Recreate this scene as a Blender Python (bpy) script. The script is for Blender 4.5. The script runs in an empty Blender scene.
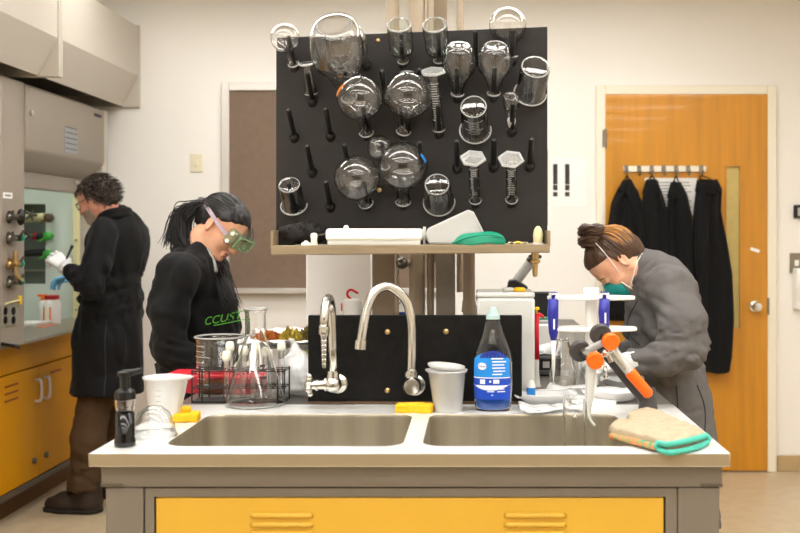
import bpy, bmesh, math, random
import numpy as np
from mathutils import Vector, Matrix, Euler
from mathutils.bvhtree import BVHTree
random.seed(7); np.random.seed(7)
SC = bpy.context.scene
COL = SC.collection
PI = math.pi

# ------------------------------------------------------------------ camera, world, exposure
CAM_H = 1.4
cam_data = bpy.data.cameras.new('camera')
cam = bpy.data.objects.new('camera', cam_data); COL.objects.link(cam)
cam.location = (0, 0, CAM_H); cam.rotation_euler = (PI/2, 0, 0)
cam_data.sensor_width = 36; cam_data.lens = 45
cam_data.shift_x = -75/800; cam_data.shift_y = -31.5/800
cam_data.clip_start = .05
cam_data.dof.use_dof = True; cam_data.dof.focus_distance = 3.2; cam_data.dof.aperture_fstop = 3.5
SC.camera = cam
world = bpy.data.worlds.new('world'); SC.world = world; world.use_nodes = True
world.node_tree.nodes['Background'].inputs[0].default_value = (.9, .95, 1, 1)
world.node_tree.nodes['Background'].inputs[1].default_value = .3
SC.view_settings.view_transform = 'Standard'; SC.view_settings.look = 'None'
SC.view_settings.gamma = 1; SC.view_settings.use_curve_mapping = False
SC.view_settings.exposure = 0.0
LIGHT = 12.5          # radiance of the ceiling light panels
SC.cycles.max_bounces = 16; SC.cycles.transmission_bounces = 14; SC.cycles.diffuse_bounces = 5
SC.cycles.glossy_bounces = 6; SC.cycles.transparent_max_bounces = 16
SC.cycles.sample_clamp_indirect = 14

# ------------------------------------------------------------------ helpers
def S(r, g, b):
    f = lambda c: (c/255/12.92) if c/255 <= .04045 else ((c/255+.055)/1.055)**2.4
    return (f(r), f(g), f(b), 1)

def P(x, y, D):            # point seen at picture position x, y that stands D metres away
    return Vector(((x-475)*D/1000, D, CAM_H-(y-235)*D/1000))

MATS = {}
def mat(name, col, rough=.5, metal=0, bump=0, bscale=150, var=0, vscale=6, vcol=None, stretch=None,
        trans=0, ior=1.45, alpha=1, sss=0, emit=None, estr=0, coat=0, sheen=0, spec=None):
    m = bpy.data.materials.new(name); m.use_nodes = True
    nt = m.node_tree; b = nt.nodes['Principled BSDF']
    b.inputs['Base Color'].default_value = col; b.inputs['Roughness'].default_value = rough
    b.inputs['Metallic'].default_value = metal; b.inputs['IOR'].default_value = ior
    b.inputs['Transmission Weight'].default_value = trans; b.inputs['Alpha'].default_value = alpha
    b.inputs['Coat Weight'].default_value = coat; b.inputs['Sheen Weight'].default_value = sheen
    if spec is not None: b.inputs['Specular IOR Level'].default_value = spec
    if sss:
        b.inputs['Subsurface Weight'].default_value = sss
        b.inputs['Subsurface Radius'].default_value = (.012, .005, .003); b.inputs['Subsurface Scale'].default_value = 1
    if emit: b.inputs['Emission Color'].default_value = emit; b.inputs['Emission Strength'].default_value = estr
    if var or bump:
        tc = nt.nodes.new('ShaderNodeTexCoord'); mp = nt.nodes.new('ShaderNodeMapping')
        nt.links.new(tc.outputs['Object'], mp.inputs['Vector'])
        if stretch: mp.inputs['Scale'].default_value = stretch
    if var:
        n = nt.nodes.new('ShaderNodeTexNoise'); n.inputs['Scale'].default_value = vscale; n.inputs['Detail'].default_value = 5
        nt.links.new(mp.outputs[0], n.inputs['Vector'])
        r = nt.nodes.new('ShaderNodeValToRGB')
        c2 = vcol or tuple(max(0, c*(1-var)) for c in col[:3])+(1,)
        r.color_ramp.elements[0].color = col; r.color_ramp.elements[1].color = c2
        r.color_ramp.elements[0].position = .35; r.color_ramp.elements[1].position = .68
        nt.links.new(n.outputs['Fac'], r.inputs[0]); nt.links.new(r.outputs[0], b.inputs['Base Color'])
    if bump:
        n2 = nt.nodes.new('ShaderNodeTexNoise'); n2.inputs['Scale'].default_value = bscale; n2.inputs['Detail'].default_value = 3
        nt.links.new(mp.outputs[0], n2.inputs['Vector'])
        bp = nt.nodes.new('ShaderNodeBump'); bp.inputs['Strength'].default_value = bump; bp.inputs['Distance'].default_value = .004
        nt.links.new(n2.outputs['Fac'], bp.inputs['Height']); nt.links.new(bp.outputs[0], b.inputs['Normal'])
    MATS[name] = m
    return m

def tag(o, label=None, cat=None, group=None, kind=None):
    if label: o['label'] = label
    if cat: o['category'] = cat
    if group: o['group'] = group
    if kind: o['kind'] = kind
    return o

def thing(name, label, cat, loc=(0, 0, 0), rot=(0, 0, 0), group=None, kind=None):
    o = bpy.data.objects.new(name, None); COL.objects.link(o)
    o.empty_display_size = .05
    o.location = loc; o.rotation_euler = rot
    return tag(o, label, cat, group, kind)

class MB:
    """collects shapes, build() links them as one mesh object"""
    def __init__(s): s.v = []; s.f = []; s.m = []; s.cur = 0
    def add(s, vs, fs):
        n = len(s.v); s.v += [tuple(v) for v in vs]; s.f += [tuple(i+n for i in f) for f in fs]; s.m += [s.cur]*len(fs)
        return s
    def box(s, lo, hi, M=None):
        vs = [Vector((x, y, z)) for x in (lo[0], hi[0]) for y in (lo[1], hi[1]) for z in (lo[2], hi[2])]
        if M: vs = [M @ v for v in vs]
        return s.add(vs, [(0, 1, 3, 2), (4, 6, 7, 5), (0, 4, 5, 1), (2, 3, 7, 6), (0, 2, 6, 4), (1, 5, 7, 3)])
    def prism(s, pts, vec):                       # closed polygon pts pushed along vec
        n = len(pts); vec = Vector(vec); pts = [Vector(p) for p in pts]
        vs = pts+[p+vec for p in pts]
        fs = [tuple(range(n))[::-1], tuple(range(n, 2*n))]+[(i, (i+1) % n, n+(i+1) % n, n+i) for i in range(n)]
        return s.add(vs, fs)
    def rings(s, rings, cap=True, closed=True):
        n = len(rings[0]); vs = [v for r in rings for v in r]; fs = []
        for k in range(len(rings)-1):
            for i in range(n if closed else n-1):
                j = (i+1) % n
                fs.append((k*n+i, k*n+j, (k+1)*n+j, (k+1)*n+i))
        if cap:
            fs.append(tuple(range(n))[::-1]); fs.append(tuple((len(rings)-1)*n+i for i in range(n)))
        return s.add(vs, fs)
    def tube(s, path, r, seg=10, cap=True):
        path = [Vector(p) for p in path]; rs = r if isinstance(r, (list, tuple)) else [r]*len(path)
        rings = []; up = None
        for i, p in enumerate(path):
            t = (path[min(i+1, len(path)-1)]-path[max(i-1, 0)]).normalized()
            if up is None:
                up = Vector((0, 0, 1)) if abs(t.z) < .9 else Vector((1, 0, 0))
            u = (up-t*up.dot(t)); u = u.normalized() if u.length > 1e-6 else t.orthogonal().normalized()
            up = u; w = t.cross(u)
            rings.append([p+(u*math.cos(2*PI*k/seg)+w*math.sin(2*PI*k/seg))*rs[i] for k in range(seg)])
        return s.rings(rings, cap)
    def lathe(s, prof, seg=32, M=None, sx=1, sy=1):
        vs = []; fs = []; idx = []
        for (r, z) in prof:
            if r < 1e-6: idx.append([len(vs)]); vs.append(Vector((0, 0, z)))
            else:
                idx.append(list(range(len(vs), len(vs)+seg)))
                vs += [Vector((r*sx*math.cos(2*PI*k/seg), r*sy*math.sin(2*PI*k/seg), z)) for k in range(seg)]
        for a, b in zip(idx, idx[1:]):
            if len(a) == 1 and len(b) == 1: continue
            for k in range(seg):
                j = (k+1) % seg
                if len(a) == 1: fs.append((a[0], b[j], b[k]))
                elif len(b) == 1: fs.append((a[k], a[j], b[0]))
                else: fs.append((a[k], a[j], b[j], b[k]))
        if M: vs = [M @ v for v in vs]
        return s.add(vs, fs)
    def ball(s, c, r, seg=12, M=None):
        r = r if isinstance(r, (tuple, list, Vector)) else (r, r, r)
        T = Matrix.Translation(c) @ (M.to_4x4() if M else Matrix()) @ Matrix.Diagonal((r[0], r[1], r[2], 1))
        n = seg//2
        return s.lathe([(math.sin(PI*k/n), -math.cos(PI*k/n)) if 0 < k < n else (0, -1 if k == 0 else 1) for k in range(n+1)], seg, T)
    def build(s, name, m, parent=None, smooth=False, bevel=0, bseg=2, auto=None, fix=True):
        me = bpy.data.meshes.new(name); me.from_pydata(s.v, [], s.f)
        ms = m if isinstance(m, (list, tuple)) else [m]
        for mm in ms: me.materials.append(MATS[mm] if isinstance(mm, str) else mm)
        if len(ms) > 1: me.polygons.foreach_set('material_index', s.m)
        if fix:
            bm = bmesh.new(); bm.from_mesh(me); bmesh.ops.recalc_face_normals(bm, faces=bm.faces); bm.to_mesh(me); bm.free()
        o = bpy.data.objects.new(name, me); COL.objects.link(o)
        if parent: o.parent = parent
        if smooth: me.shade_smooth()
        if auto is not None:
            me.shade_smooth()
            me.set_sharp_from_angle(angle=math.radians(auto))
        if bevel:
            b = o.modifiers.new('bevel', 'BEVEL'); b.width = bevel; b.segments = bseg; b.limit_method = 'ANGLE'
            b.angle_limit = math.radians(40); b.harden_normals = False
            me.shade_smooth(); me.set_sharp_from_angle(angle=math.radians(35))
        return o

def box(name, lo, hi, m, parent=None, bevel=0): return MB().box(lo, hi).build(name, m, parent, bevel=bevel)

def world_child(o, root):        # vertices given in world space under a root that is only moved
    o.parent = root; o.matrix_parent_inverse = Matrix.Translation(root.location).inverted()
    return o

def arc(c, r, a0, a1, n, ax=(1, 0, 0), ay=(0, 0, 1)):
    ax = Vector(ax); ay = Vector(ay); c = Vector(c)
    return [c+ax*r*math.cos(a0+(a1-a0)*i/n)+ay*r*math.sin(a0+(a1-a0)*i/n) for i in range(n+1)]

def axis_matrix(loc, d, roll=0):     # local z along d
    d = Vector(d).normalized()
    q = d.to_track_quat('Z', 'Y')
    return Matrix.Translation(loc) @ q.to_matrix().to_4x4() @ Matrix.Rotation(roll, 4, 'Z')

def bez(p, n=12):
    p = [Vector(q) for q in p]; out = []
    pts = [p[0]*2-p[1]]+p+[p[-1]*2-p[-2]]
    for i in range(1, len(pts)-2):
        a, b, c, d = pts[i-1:i+3]
        for k in range(n):
            t = k/n
            out.append(.5*((2*b)+(c-a)*t+(2*a-5*b+4*c-d)*t*t+(3*b-a-3*c+d)*t**3))
    out.append(p[-1]); return out

def text_mesh(txt, size, name, m, parent, extrude=0, shear=0):
    cu = bpy.data.curves.new('t', 'FONT'); cu.body = txt; cu.size = size; cu.extrude = extrude; cu.shear = shear
    cu.align_x = 'CENTER'; cu.align_y = 'CENTER'
    o = bpy.data.objects.new('t', cu); COL.objects.link(o)
    dg = bpy.context.evaluated_depsgraph_get()
    me = bpy.data.meshes.new_from_object(o.evaluated_get(dg)); bpy.data.objects.remove(o)
    me.name = name; me.materials.clear(); me.materials.append(MATS[m])
    r = bpy.data.objects.new(name, me); COL.objects.link(r); r.parent = parent
    return r

# ---- value noise and signed-distance sculpting
_lat = np.random.RandomState(3).rand(32, 32, 32).astype(np.float32)
def noise3(x, y, z):
    x, y, z = np.broadcast_arrays(x, y, z)
    xi = np.floor(x).astype(int); yi = np.floor(y).astype(int); zi = np.floor(z).astype(int)
    fx = x-xi; fy = y-yi; fz = z-zi
    fx = fx*fx*(3-2*fx); fy = fy*fy*(3-2*fy); fz = fz*fz*(3-2*fz)
    g = lambda a, b, c: _lat[(xi+a) & 31, (yi+b) & 31, (zi+c) & 31]
    r = 0
    for a in (0, 1):
        for b in (0, 1):
            for c in (0, 1):
                r = r+g(a, b, c)*(fx if a else 1-fx)*(fy if b else 1-fy)*(fz if c else 1-fz)
    return r*2-1

class SDF:
    def __init__(s, lo, hi, h):
        s.h = h; s.ax = [np.arange(lo[i], hi[i]+h, h, dtype=np.float32) for i in range(3)]
        s.d = np.full([len(a) for a in s.ax], .2, np.float32)
    def sl(s, lo, hi):
        r = []
        for i in range(3):
            a = int(np.searchsorted(s.ax[i], lo[i])); b = int(np.searchsorted(s.ax[i], hi[i]))
            r.append(slice(max(a, 0), max(b, a)))
        return tuple(r)
    def g(s, sl): return s.ax[0][sl[0]][:, None, None], s.ax[1][sl[1]][None, :, None], s.ax[2][sl[2]][None, None, :]
    def put(s, sl, dn, k, cut=False):
        d = s.d[sl]
        if cut:
            dn = -dn; h = np.clip(.5-.5*(dn-d)/k, 0, 1); s.d[sl] = dn+(d-dn)*h+k*h*(1-h)
        else:
            h = np.clip(.5+.5*(dn-d)/k, 0, 1); s.d[sl] = dn+(d-dn)*h-k*h*(1-h)
    def cap(s, a, b, ra, rb=None, k=.02, cut=False):
        rb = ra if rb is None else rb
        a = np.array(a, np.float32); b = np.array(b, np.float32); R = max(ra, rb)+k+4*s.h
        sl = s.sl(np.minimum(a, b)-R, np.maximum(a, b)+R); x, y, z = s.g(sl); e = b-a; L = max(float(e @ e), 1e-9)
        t = np.clip(((x-a[0])*e[0]+(y-a[1])*e[1]+(z-a[2])*e[2])/L, 0, 1)
        dn = np.sqrt((x-a[0]-t*e[0])**2+(y-a[1]-t*e[1])**2+(z-a[2]-t*e[2])**2)-(ra+(rb-ra)*t)
        s.put(sl, dn, k, cut); return s
    def ell(s, c, r, k=.02, R=None, cut=False):
        m = max(r)+k+4*s.h
        sl = s.sl([c[i]-m for i in range(3)], [c[i]+m for i in range(3)]); x, y, z = s.g(sl)
        x = x-c[0]; y = y-c[1]; z = z-c[2]
        if R is not None: x, y, z = (R[0][0]*x+R[1][0]*y+R[2][0]*z, R[0][1]*x+R[1][1]*y+R[2][1]*z, R[0][2]*x+R[1][2]*y+R[2][2]*z)
        k0 = np.sqrt((x/r[0])**2+(y/r[1])**2+(z/r[2])**2); k1 = np.sqrt((x/r[0]**2)**2+(y/r[1]**2)**2+(z/r[2]**2)**2)+1e-6
        s.put(sl, k0*(k0-1)/k1, k, cut); return s
    def chain(s, pts, rs, k=.02):
        for i in range(len(pts)-1): s.cap(pts[i], pts[i+1], rs[i], rs[i+1], k)
        return s
    def plane(s, p, n):                          # cut away what lies on the n side
        x, y, z = s.g((slice(None),)*3); n = Vector(n).normalized()
        s.d = np.maximum(s.d, (x-p[0])*n[0]+(y-p[1])*n[1]+(z-p[2])*n[2]); return s
    def warp(s, fn):
        x, y, z = s.g((slice(None),)*3); X, Y, Z = np.broadcast_arrays(x, y, z)
        m = np.abs(s.d) < .05
        s.d[m] += fn(X[m], Y[m], Z[m]).astype(np.float32); return s
    def mesh(s):
        d = s.d.copy()
        for i in range(3):
            q = [slice(None)]*3; q[i] = 0; d[tuple(q)] = .1; q[i] = -1; d[tuple(q)] = .1
        ins = d < 0; n = [k-1 for k in d.shape]
        cnt = sum(ins[a:a+n[0], b:b+n[1], c:c+n[2]].astype(np.int8) for a in (0, 1) for b in (0, 1) for c in (0, 1))
        I = np.argwhere((cnt > 0) & (cnt < 8)); vid = np.full(n, -1, np.int64); vid[I[:, 0], I[:, 1], I[:, 2]] = np.arange(len(I))
        cor = [(a, b, c) for a in (0, 1) for b in (0, 1) for c in (0, 1)]
        val = [d[I[:, 0]+a, I[:, 1]+b, I[:, 2]+c] for a, b, c in cor]
        acc = np.zeros((len(I), 3)); w = np.zeros(len(I))
        for i in range(8):
            for j in range(i+1, 8):
                if sum(abs(cor[i][q]-cor[j][q]) for q in range(3)) != 1: continue
                va, vb = val[i], val[j]; m = (va < 0) != (vb < 0); t = np.where(m, va/np.where(va == vb, 1, va-vb), 0)
                p = np.array(cor[i])[None]+t[:, None]*(np.array(cor[j])-np.array(cor[i]))[None]
                acc += p*m[:, None]; w += m
        V = (I+acc/w[:, None])*s.h+np.array([a[0] for a in s.ax])
        F = []
        for ax in range(3):
            o = [(1, 0, 0), (0, 1, 0), (0, 0, 1)][ax]; u, v = [q for q in range(3) if q != ax]
            a = ins[:d.shape[0]-o[0], :d.shape[1]-o[1], :d.shape[2]-o[2]]; b = ins[o[0]:, o[1]:, o[2]:]
            E = np.argwhere(a != b); sg = a[E[:, 0], E[:, 1], E[:, 2]]
            def cell(du, dv):
                q = E.copy(); q[:, u] -= du; q[:, v] -= dv; return vid[q[:, 0], q[:, 1], q[:, 2]]
            Q = np.stack([cell(1, 1), cell(0, 1), cell(0, 0), cell(1, 0)], 1)
            fl = sg if ax != 1 else ~sg
            Q[~fl] = Q[~fl][:, ::-1]; F.append(Q)
        return V, np.concatenate(F)

def from_np(name, V, F, m, parent=None, smooth=True):
    me = bpy.data.meshes.new(name); me.from_pydata(V.tolist(), [], F.tolist()); me.materials.append(MATS[m])
    if smooth: me.shade_smooth()
    o = bpy.data.objects.new(name, me); COL.objects.link(o)
    if parent: o.parent = parent
    return o

# ------------------------------------------------------------------ materials
mat('wall', S(236, 232, 225), .75, var=.02, vscale=1.5, bump=.08, bscale=90)
mat('wall_far', S(128, 112, 92), .7, var=.1, vscale=2)
mat('ceiling', S(236, 234, 226), .9)
mat('floor', S(190, 172, 142), .35, var=.12, vscale=14, bump=.02, bscale=30)
mat('white_paint', S(232, 225, 206), .5)
mat('base_rubber', S(178, 152, 110), .6)
mat('panel_light', (1, 1, 1, 1), .5, emit=(1, .99, .97, 1), estr=LIGHT)
mat('door_wood', S(204, 138, 26), .35, var=.18, vscale=3, stretch=(9, 9, .5), coat=.2)
mat('board_brown', S(122, 102, 86), .8, var=.1, vscale=30)
mat('alu', S(206, 202, 196), .4, .6)
mat('hood_grey', S(148, 138, 126), .45, var=.05, vscale=4)
mat('hood_light', S(192, 184, 172), .45)
mat('hood_dark', S(60, 50, 40), .6)
mat('hood_inner', S(206, 216, 206), .5)
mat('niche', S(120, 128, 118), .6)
mat('sill', S(150, 146, 132), .35, .3)
mat('cab_yellow', S(204, 142, 0), .5, spec=.2, var=.05, vscale=3)
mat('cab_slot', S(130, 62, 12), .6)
mat('kick', S(96, 62, 20), .6)
mat('rail_dark', S(88, 78, 66), .5)
mat('drawer_yellow', S(202, 158, 50), .4, var=.04, vscale=5)
mat('steel_shaded', S(164, 150, 124), .35, .6)  # same steel as the top, with the shade of its edges in the colour
mat('bench_grey', S(114, 105, 93), .5, var=.04, vscale=4)
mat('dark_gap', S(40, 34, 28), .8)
mat('steel', S(238, 238, 236), .32, .4, bump=.03, bscale=500, var=.08, vscale=20)
mat('steel_basin', S(178, 169, 149), .42, .78, bump=.05, bscale=300, var=.22, vscale=7, stretch=(3, 3, .2))
mat('epoxy', S(92, 88, 80), .35, var=.1, vscale=10)
mat('black_panel', S(10, 9, 8), .6, spec=.2, var=.5, vscale=40, vcol=S(22, 20, 18))
mat('peg_board', S(43, 40, 38), .65, spec=.3, var=.15, vscale=14, bump=.05, bscale=200)
mat('peg_black', S(16, 15, 14), .4)
mat('chrome', S(205, 203, 196), .22, 1, bump=.02, bscale=60)
mat('chrome_dark', S(120, 116, 108), .3, 1)
mat('brass', S(190, 160, 110), .35, 1)
mat('shelf_wood', S(146, 128, 100), .55, var=.25, vscale=12, stretch=(.6, 6, 6))
mat('pipe_beige', S(172, 156, 134), .45)
mat('column_tan', S(156, 138, 116), .5)
mat('column_grey', S(150, 140, 128), .5)
mat('glass', (1, 1, 1, 1), .0, trans=1, ior=1.47)
mat('glass_green', (.97, 1, .985, 1), .0, trans=1, ior=1.48)
mat('clear_plastic', (.97, .98, .98, 1), .06, trans=1, ior=1.4)
mat('white_plastic', S(240, 238, 232), .4)
mat('white_rough', S(250, 248, 246), .7)
mat('paper', S(240, 238, 232), .8)
mat('ink', S(60, 58, 58), .8)
mat('ink_pale', S(150, 150, 150), .8)
mat('cream_cap', S(240, 236, 218), .6)
mat('black_plastic', S(14, 14, 14), .3)
mat('black_matte', S(26, 25, 24), .6)
mat('grey_plastic', S(96, 94, 92), .45)
mat('dark_grey', S(66, 64, 63), .45)
mat('light_grey', S(170, 168, 164), .45)
mat('orange', S(246, 108, 12), .35)
mat('orange_mark', S(236, 132, 16), .6)
mat('red', S(214, 28, 48), .4)
mat('dark_red', S(150, 14, 36), .4)
mat('red_lid', S(176, 36, 32), .4)
mat('green_knob', S(62, 150, 56), .4)
mat('teal_knob', S(40, 140, 110), .4)
mat('brown_knob', S(84, 64, 44), .4)
mat('tube_cream', S(216, 208, 160), .5)
mat('yellow', S(244, 196, 20), .5)
mat('sponge', S(242, 190, 30), .9, bump=.6, bscale=400, var=.15, vscale=90)
mat('blue_tape', S(40, 130, 210), .4)
mat('pip_blue', S(44, 46, 150), .35)
mat('soap_blue', S(14, 96, 205), .08, trans=.35, ior=1.35)
mat('soap_black', S(10, 8, 8), .1)
mat('label_sky', S(30, 138, 222), .35)
mat('label_navy', S(24, 40, 130), .35)
mat('label_blue', S(28, 74, 190), .35)
mat('white_ink', S(236, 240, 246), .4)
mat('cap_aqua', S(196, 226, 224), .35, trans=.3)
mat('amber', S(176, 122, 50), .1, trans=.8, ior=1.34)
mat('green_lid', S(10, 140, 108), .4)
mat('bristle', S(20, 14, 11), .8)
mat('foil', S(210, 208, 204), .28, 1, bump=.5, bscale=60)
mat('herb_orange', S(172, 96, 34), .9); mat('herb_yellow', S(186, 164, 66), .9)
mat('herb_olive', S(112, 98, 50), .9); mat('herb_green', S(140, 160, 50), .9)
mat('mitt_tan', S(174, 160, 134), .9, bump=.4, bscale=120, var=.12, vscale=40)
mat('mitt_teal', S(74, 180, 160), .8, bump=.3, bscale=200)
mat('mitt_patch', S(220, 120, 60), .9, var=1, vscale=60, vcol=S(60, 150, 110))
mat('skin', S(234, 182, 150), .5, sss=.15, var=.12, vscale=25, vcol=S(226, 160, 128))
mat('skin_pink', S(226, 166, 138), .5, sss=.15, var=.15, vscale=25, vcol=S(206, 128, 104))
mat('lips', S(186, 96, 86), .45)
mat('hair_black', S(20, 16, 15), .38); mat('hair_brown', S(72, 48, 30), .42)
mat('hair_blond', S(176, 122, 58), .45); mat('hair_grey', S(52, 42, 34), .5); mat('hair_grey2', S(96, 86, 78), .5)
mat('beard', S(176, 152, 134), .9, bump=.6, bscale=500, var=.3, vscale=150)
mat('coat_black', S(11, 11, 12), .8, spec=.25, bump=.15, bscale=500, sheen=.05)
mat('coat_black2', S(10, 10, 11), .85, spec=.25, bump=.15, bscale=500, sheen=.05)
mat('coat_grey', S(104, 101, 100), .85, spec=.2, bump=.25, bscale=600, var=.12, vscale=250)
mat('seam', S(46, 46, 52), .8)
mat('logo_green', S(96, 190, 60), .5)
mat('trousers', S(76, 58, 40), .85, spec=.2, bump=.2, bscale=300)
mat('trousers_dark', S(44, 38, 40), .85)
mat('boot', S(46, 34, 26), .7, bump=.2, bscale=150); mat('sole', S(28, 22, 18), .7)
mat('glove', S(232, 232, 232), .5); mat('glove_blue', S(110, 180, 220), .5)
mat('mask_teal', S(20, 140, 134), .75, bump=.2, bscale=400)
mat('strap', S(186, 168, 184), .6); mat('elastic', S(236, 232, 226), .7)
mat('goggle', (.72, .86, .66, 1), .08, trans=.9, ior=1.2); mat('goggle_rim', (.5, .7, .42, 1), .15, trans=.6, ior=1.3)
mat('switch', S(222, 214, 186), .5); mat('steel_plate', S(140, 130, 114), .35, .8)
mat('door_glass', S(196, 176, 108), .25, var=.1, vscale=20)
def cloudy(name, col, clear, gloss=.25):
    m = bpy.data.materials.new(name); m.use_nodes = True; nt = m.node_tree; N = nt.nodes; L = nt.links
    N.remove(N['Principled BSDF']); out = N['Material Output']
    d = N.new('ShaderNodeBsdfDiffuse'); t = N.new('ShaderNodeBsdfTranslucent'); tr = N.new('ShaderNodeBsdfTransparent'); g = N.new('ShaderNodeBsdfGlossy')
    d.inputs[0].default_value = col; t.inputs[0].default_value = col; g.inputs['Roughness'].default_value = gloss
    a = N.new('ShaderNodeMixShader'); b = N.new('ShaderNodeMixShader'); c = N.new('ShaderNodeMixShader')
    a.inputs[0].default_value = .3; L.new(d.outputs[0], a.inputs[1]); L.new(t.outputs[0], a.inputs[2])
    n = N.new('ShaderNodeTexNoise'); n.inputs['Scale'].default_value = 30; mr = N.new('ShaderNodeMapRange'); mr.inputs['To Min'].default_value = clear*.9; mr.inputs['To Max'].default_value = min(1, clear*1.1)
    L.new(n.outputs['Fac'], mr.inputs['Value']); L.new(mr.outputs[0], b.inputs[0]); L.new(a.outputs[0], b.inputs[1]); L.new(tr.outputs[0], b.inputs[2])
    fr = N.new('ShaderNodeFresnel'); fr.inputs[0].default_value = 1.4; L.new(fr.outputs[0], c.inputs[0]); L.new(b.outputs[0], c.inputs[1]); L.new(g.outputs[0], c.inputs[2])
    L.new(c.outputs[0], out.inputs[0]); MATS[name] = m
cloudy('glint_rim', S(252, 252, 250), .5); cloudy('glint_base', S(252, 252, 250), .8, .08); cloudy('glint_edge', S(250, 252, 250), .62); cloudy('frosted', S(248, 248, 246), .33); cloudy('milky', S(246, 246, 240), .08); cloudy('sheet', S(250, 250, 250), .08)  # rim, base and edge: white stands in for highlights on the glass
mat('hood_lamp', (1, 1, 1, 1), .5, emit=(.95, 1, .95, 1), estr=10)
mat('eye', S(40, 28, 20), .1)
# ------------------------------------------------------------------ the room
WALL_Y = 5.93; XL = -3.0; XR = 3.3; YF = -5.0; ZC = 2.9
def struct(o): o['kind'] = 'structure'; return o
struct(box('floor', (XL, YF, -.1), (XR, WALL_Y, 0), 'floor'))
struct(box('ceiling', (XL, YF, ZC), (XR, WALL_Y, ZC+.1), 'ceiling'))
struct(box('wall_back', (XL, WALL_Y, 0), (XR, WALL_Y+.12, ZC), 'wall'))
struct(box('wall_left', (XL-.12, YF, 0), (XL, WALL_Y, ZC), 'wall'))
struct(box('wall_right', (XR, YF, 0), (XR+.12, WALL_Y, ZC), 'wall'))
struct(box('wall_front', (XL, YF-.12, 0), (XR, YF, ZC), 'wall_far'))
struct(box('baseboard_back', (1.79, WALL_Y-.012, 0), (XR, WALL_Y, .095), 'base_rubber', bevel=.004))
struct(box('baseboard_left', (-1.5, WALL_Y-.012, 0), (-.9, WALL_Y, .095), 'base_rubber', bevel=.004))
# ceiling lights: frame + diffuser
first = None; k = 0
for (x, y) in [(x, y) for y in (4.9, 3.7, 2.5, 1.3, .25, -.8, -2.1, -3.7) for x in (-1.75, -.55, .65, 1.85) if not (x > 1.5 and y > 4)]:
    t = thing('ceiling_light', 'long white fluorescent panel set in the ceiling above the room', 'light', (x, y, ZC), group='ceiling light panels')
    if first is None:
        m = MB()
        for a, b in (((-.598, -.165), (-.58, .165)), ((.58, -.165), (.598, .165)), ((-.58, -.165), (.58, -.145)), ((-.58, .145), (.58, .165))):
            m.box((a[0], a[1], -.03), (b[0], b[1], 0))
        f = m.build('frame', 'white_plastic', t); d = box('diffuser', (-.58, -.145, -.02), (.58, .145, -.004), 'panel_light', t); first = (f, d)
    else:
        for s in first:
            c = s.copy(); COL.objects.link(c); c.parent = t

# door with casing
DX0, DX1, DZ = .771, 1.726, 2.23
dr = thing('door_1', None, None, ((DX0+DX1)/2, WALL_Y, 0), kind='structure'); dr.location = (0, 0, 0)
dr['label'] = 'orange wooden door with narrow glass panel and coats hanging on it'
gx0, gx1, gz0, gz1 = 1.482, 1.562, .85, 1.805
m = MB(); y0, y1 = WALL_Y-.03, WALL_Y-.001
m.box((DX0, y0, .01), (gx0, y1, DZ)); m.box((gx1, y0, .01), (DX1, y1, DZ)); m.box((gx0, y0, .01), (gx1, y1, gz0)); m.box((gx0, y0, gz1), (gx1, y1, DZ))
m.build('door_leaf', 'door_wood', dr)
box('glass_pane', (gx0, y0+.012, gz0), (gx1, y0+.02, gz1), 'door_glass', dr)
m = MB()
for a, b in (((gx0-.008, gz0-.008), (gx0, gz1+.008)), ((gx1, gz0-.008), (gx1+.008, gz1+.008)), ((gx0, gz0-.008), (gx1, gz0)), ((gx0, gz1), (gx1, gz1+.008))):
    m.box((a[0], y0-.006, a[1]), (b[0], y0, b[1]))
m.build('glazing_bead', 'door_wood', dr)
kx, kz = 1.65, .979
MB().lathe([(0, 0), (.034, 0), (.034, .008), (.014, .012), (.012, .035), (.026, .045), (.03, .06), (.024, .072), (0, .075)], 24, axis_matrix((kx, y0, kz), (0, -1, 0))).build('knob', 'chrome', dr, auto=40)
box('strike_plate', (DX1-.004, y0-.004, .93), (DX1+.01, y0, 1.03), 'chrome_dark', dr)
for z in (.3, 1.15, 1.97):
    m = MB().box((DX0-.02, y0-.004, z-.05), (DX0+.006, y0, z+.05)); m.tube([(DX0-.002, y0-.008, z-.055), (DX0-.002, y0-.008, z+.055)], .008, 8)
    m.build('hinge', 'steel_plate', dr)
MB().prism([P(751, 247, y0-.002)+Vector((0, 0, 0)), P(760, 250, y0-.002), P(759, 253, y0-.002), P(750, 250, y0-.002)], (0, .002, 0)).build('tape_scrap', 'paper', dr)
m = MB(); w = .055; c = .028
m.box((DX0-w, WALL_Y-c, 0), (DX0, WALL_Y, DZ+w)); m.box((DX1, WALL_Y-c, 0), (DX1+w, WALL_Y, DZ+w)); m.box((DX0, WALL_Y-c, DZ), (DX1, WALL_Y, DZ+w))
struct(m.build('trim_1', 'white_paint', bevel=.005))

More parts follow.
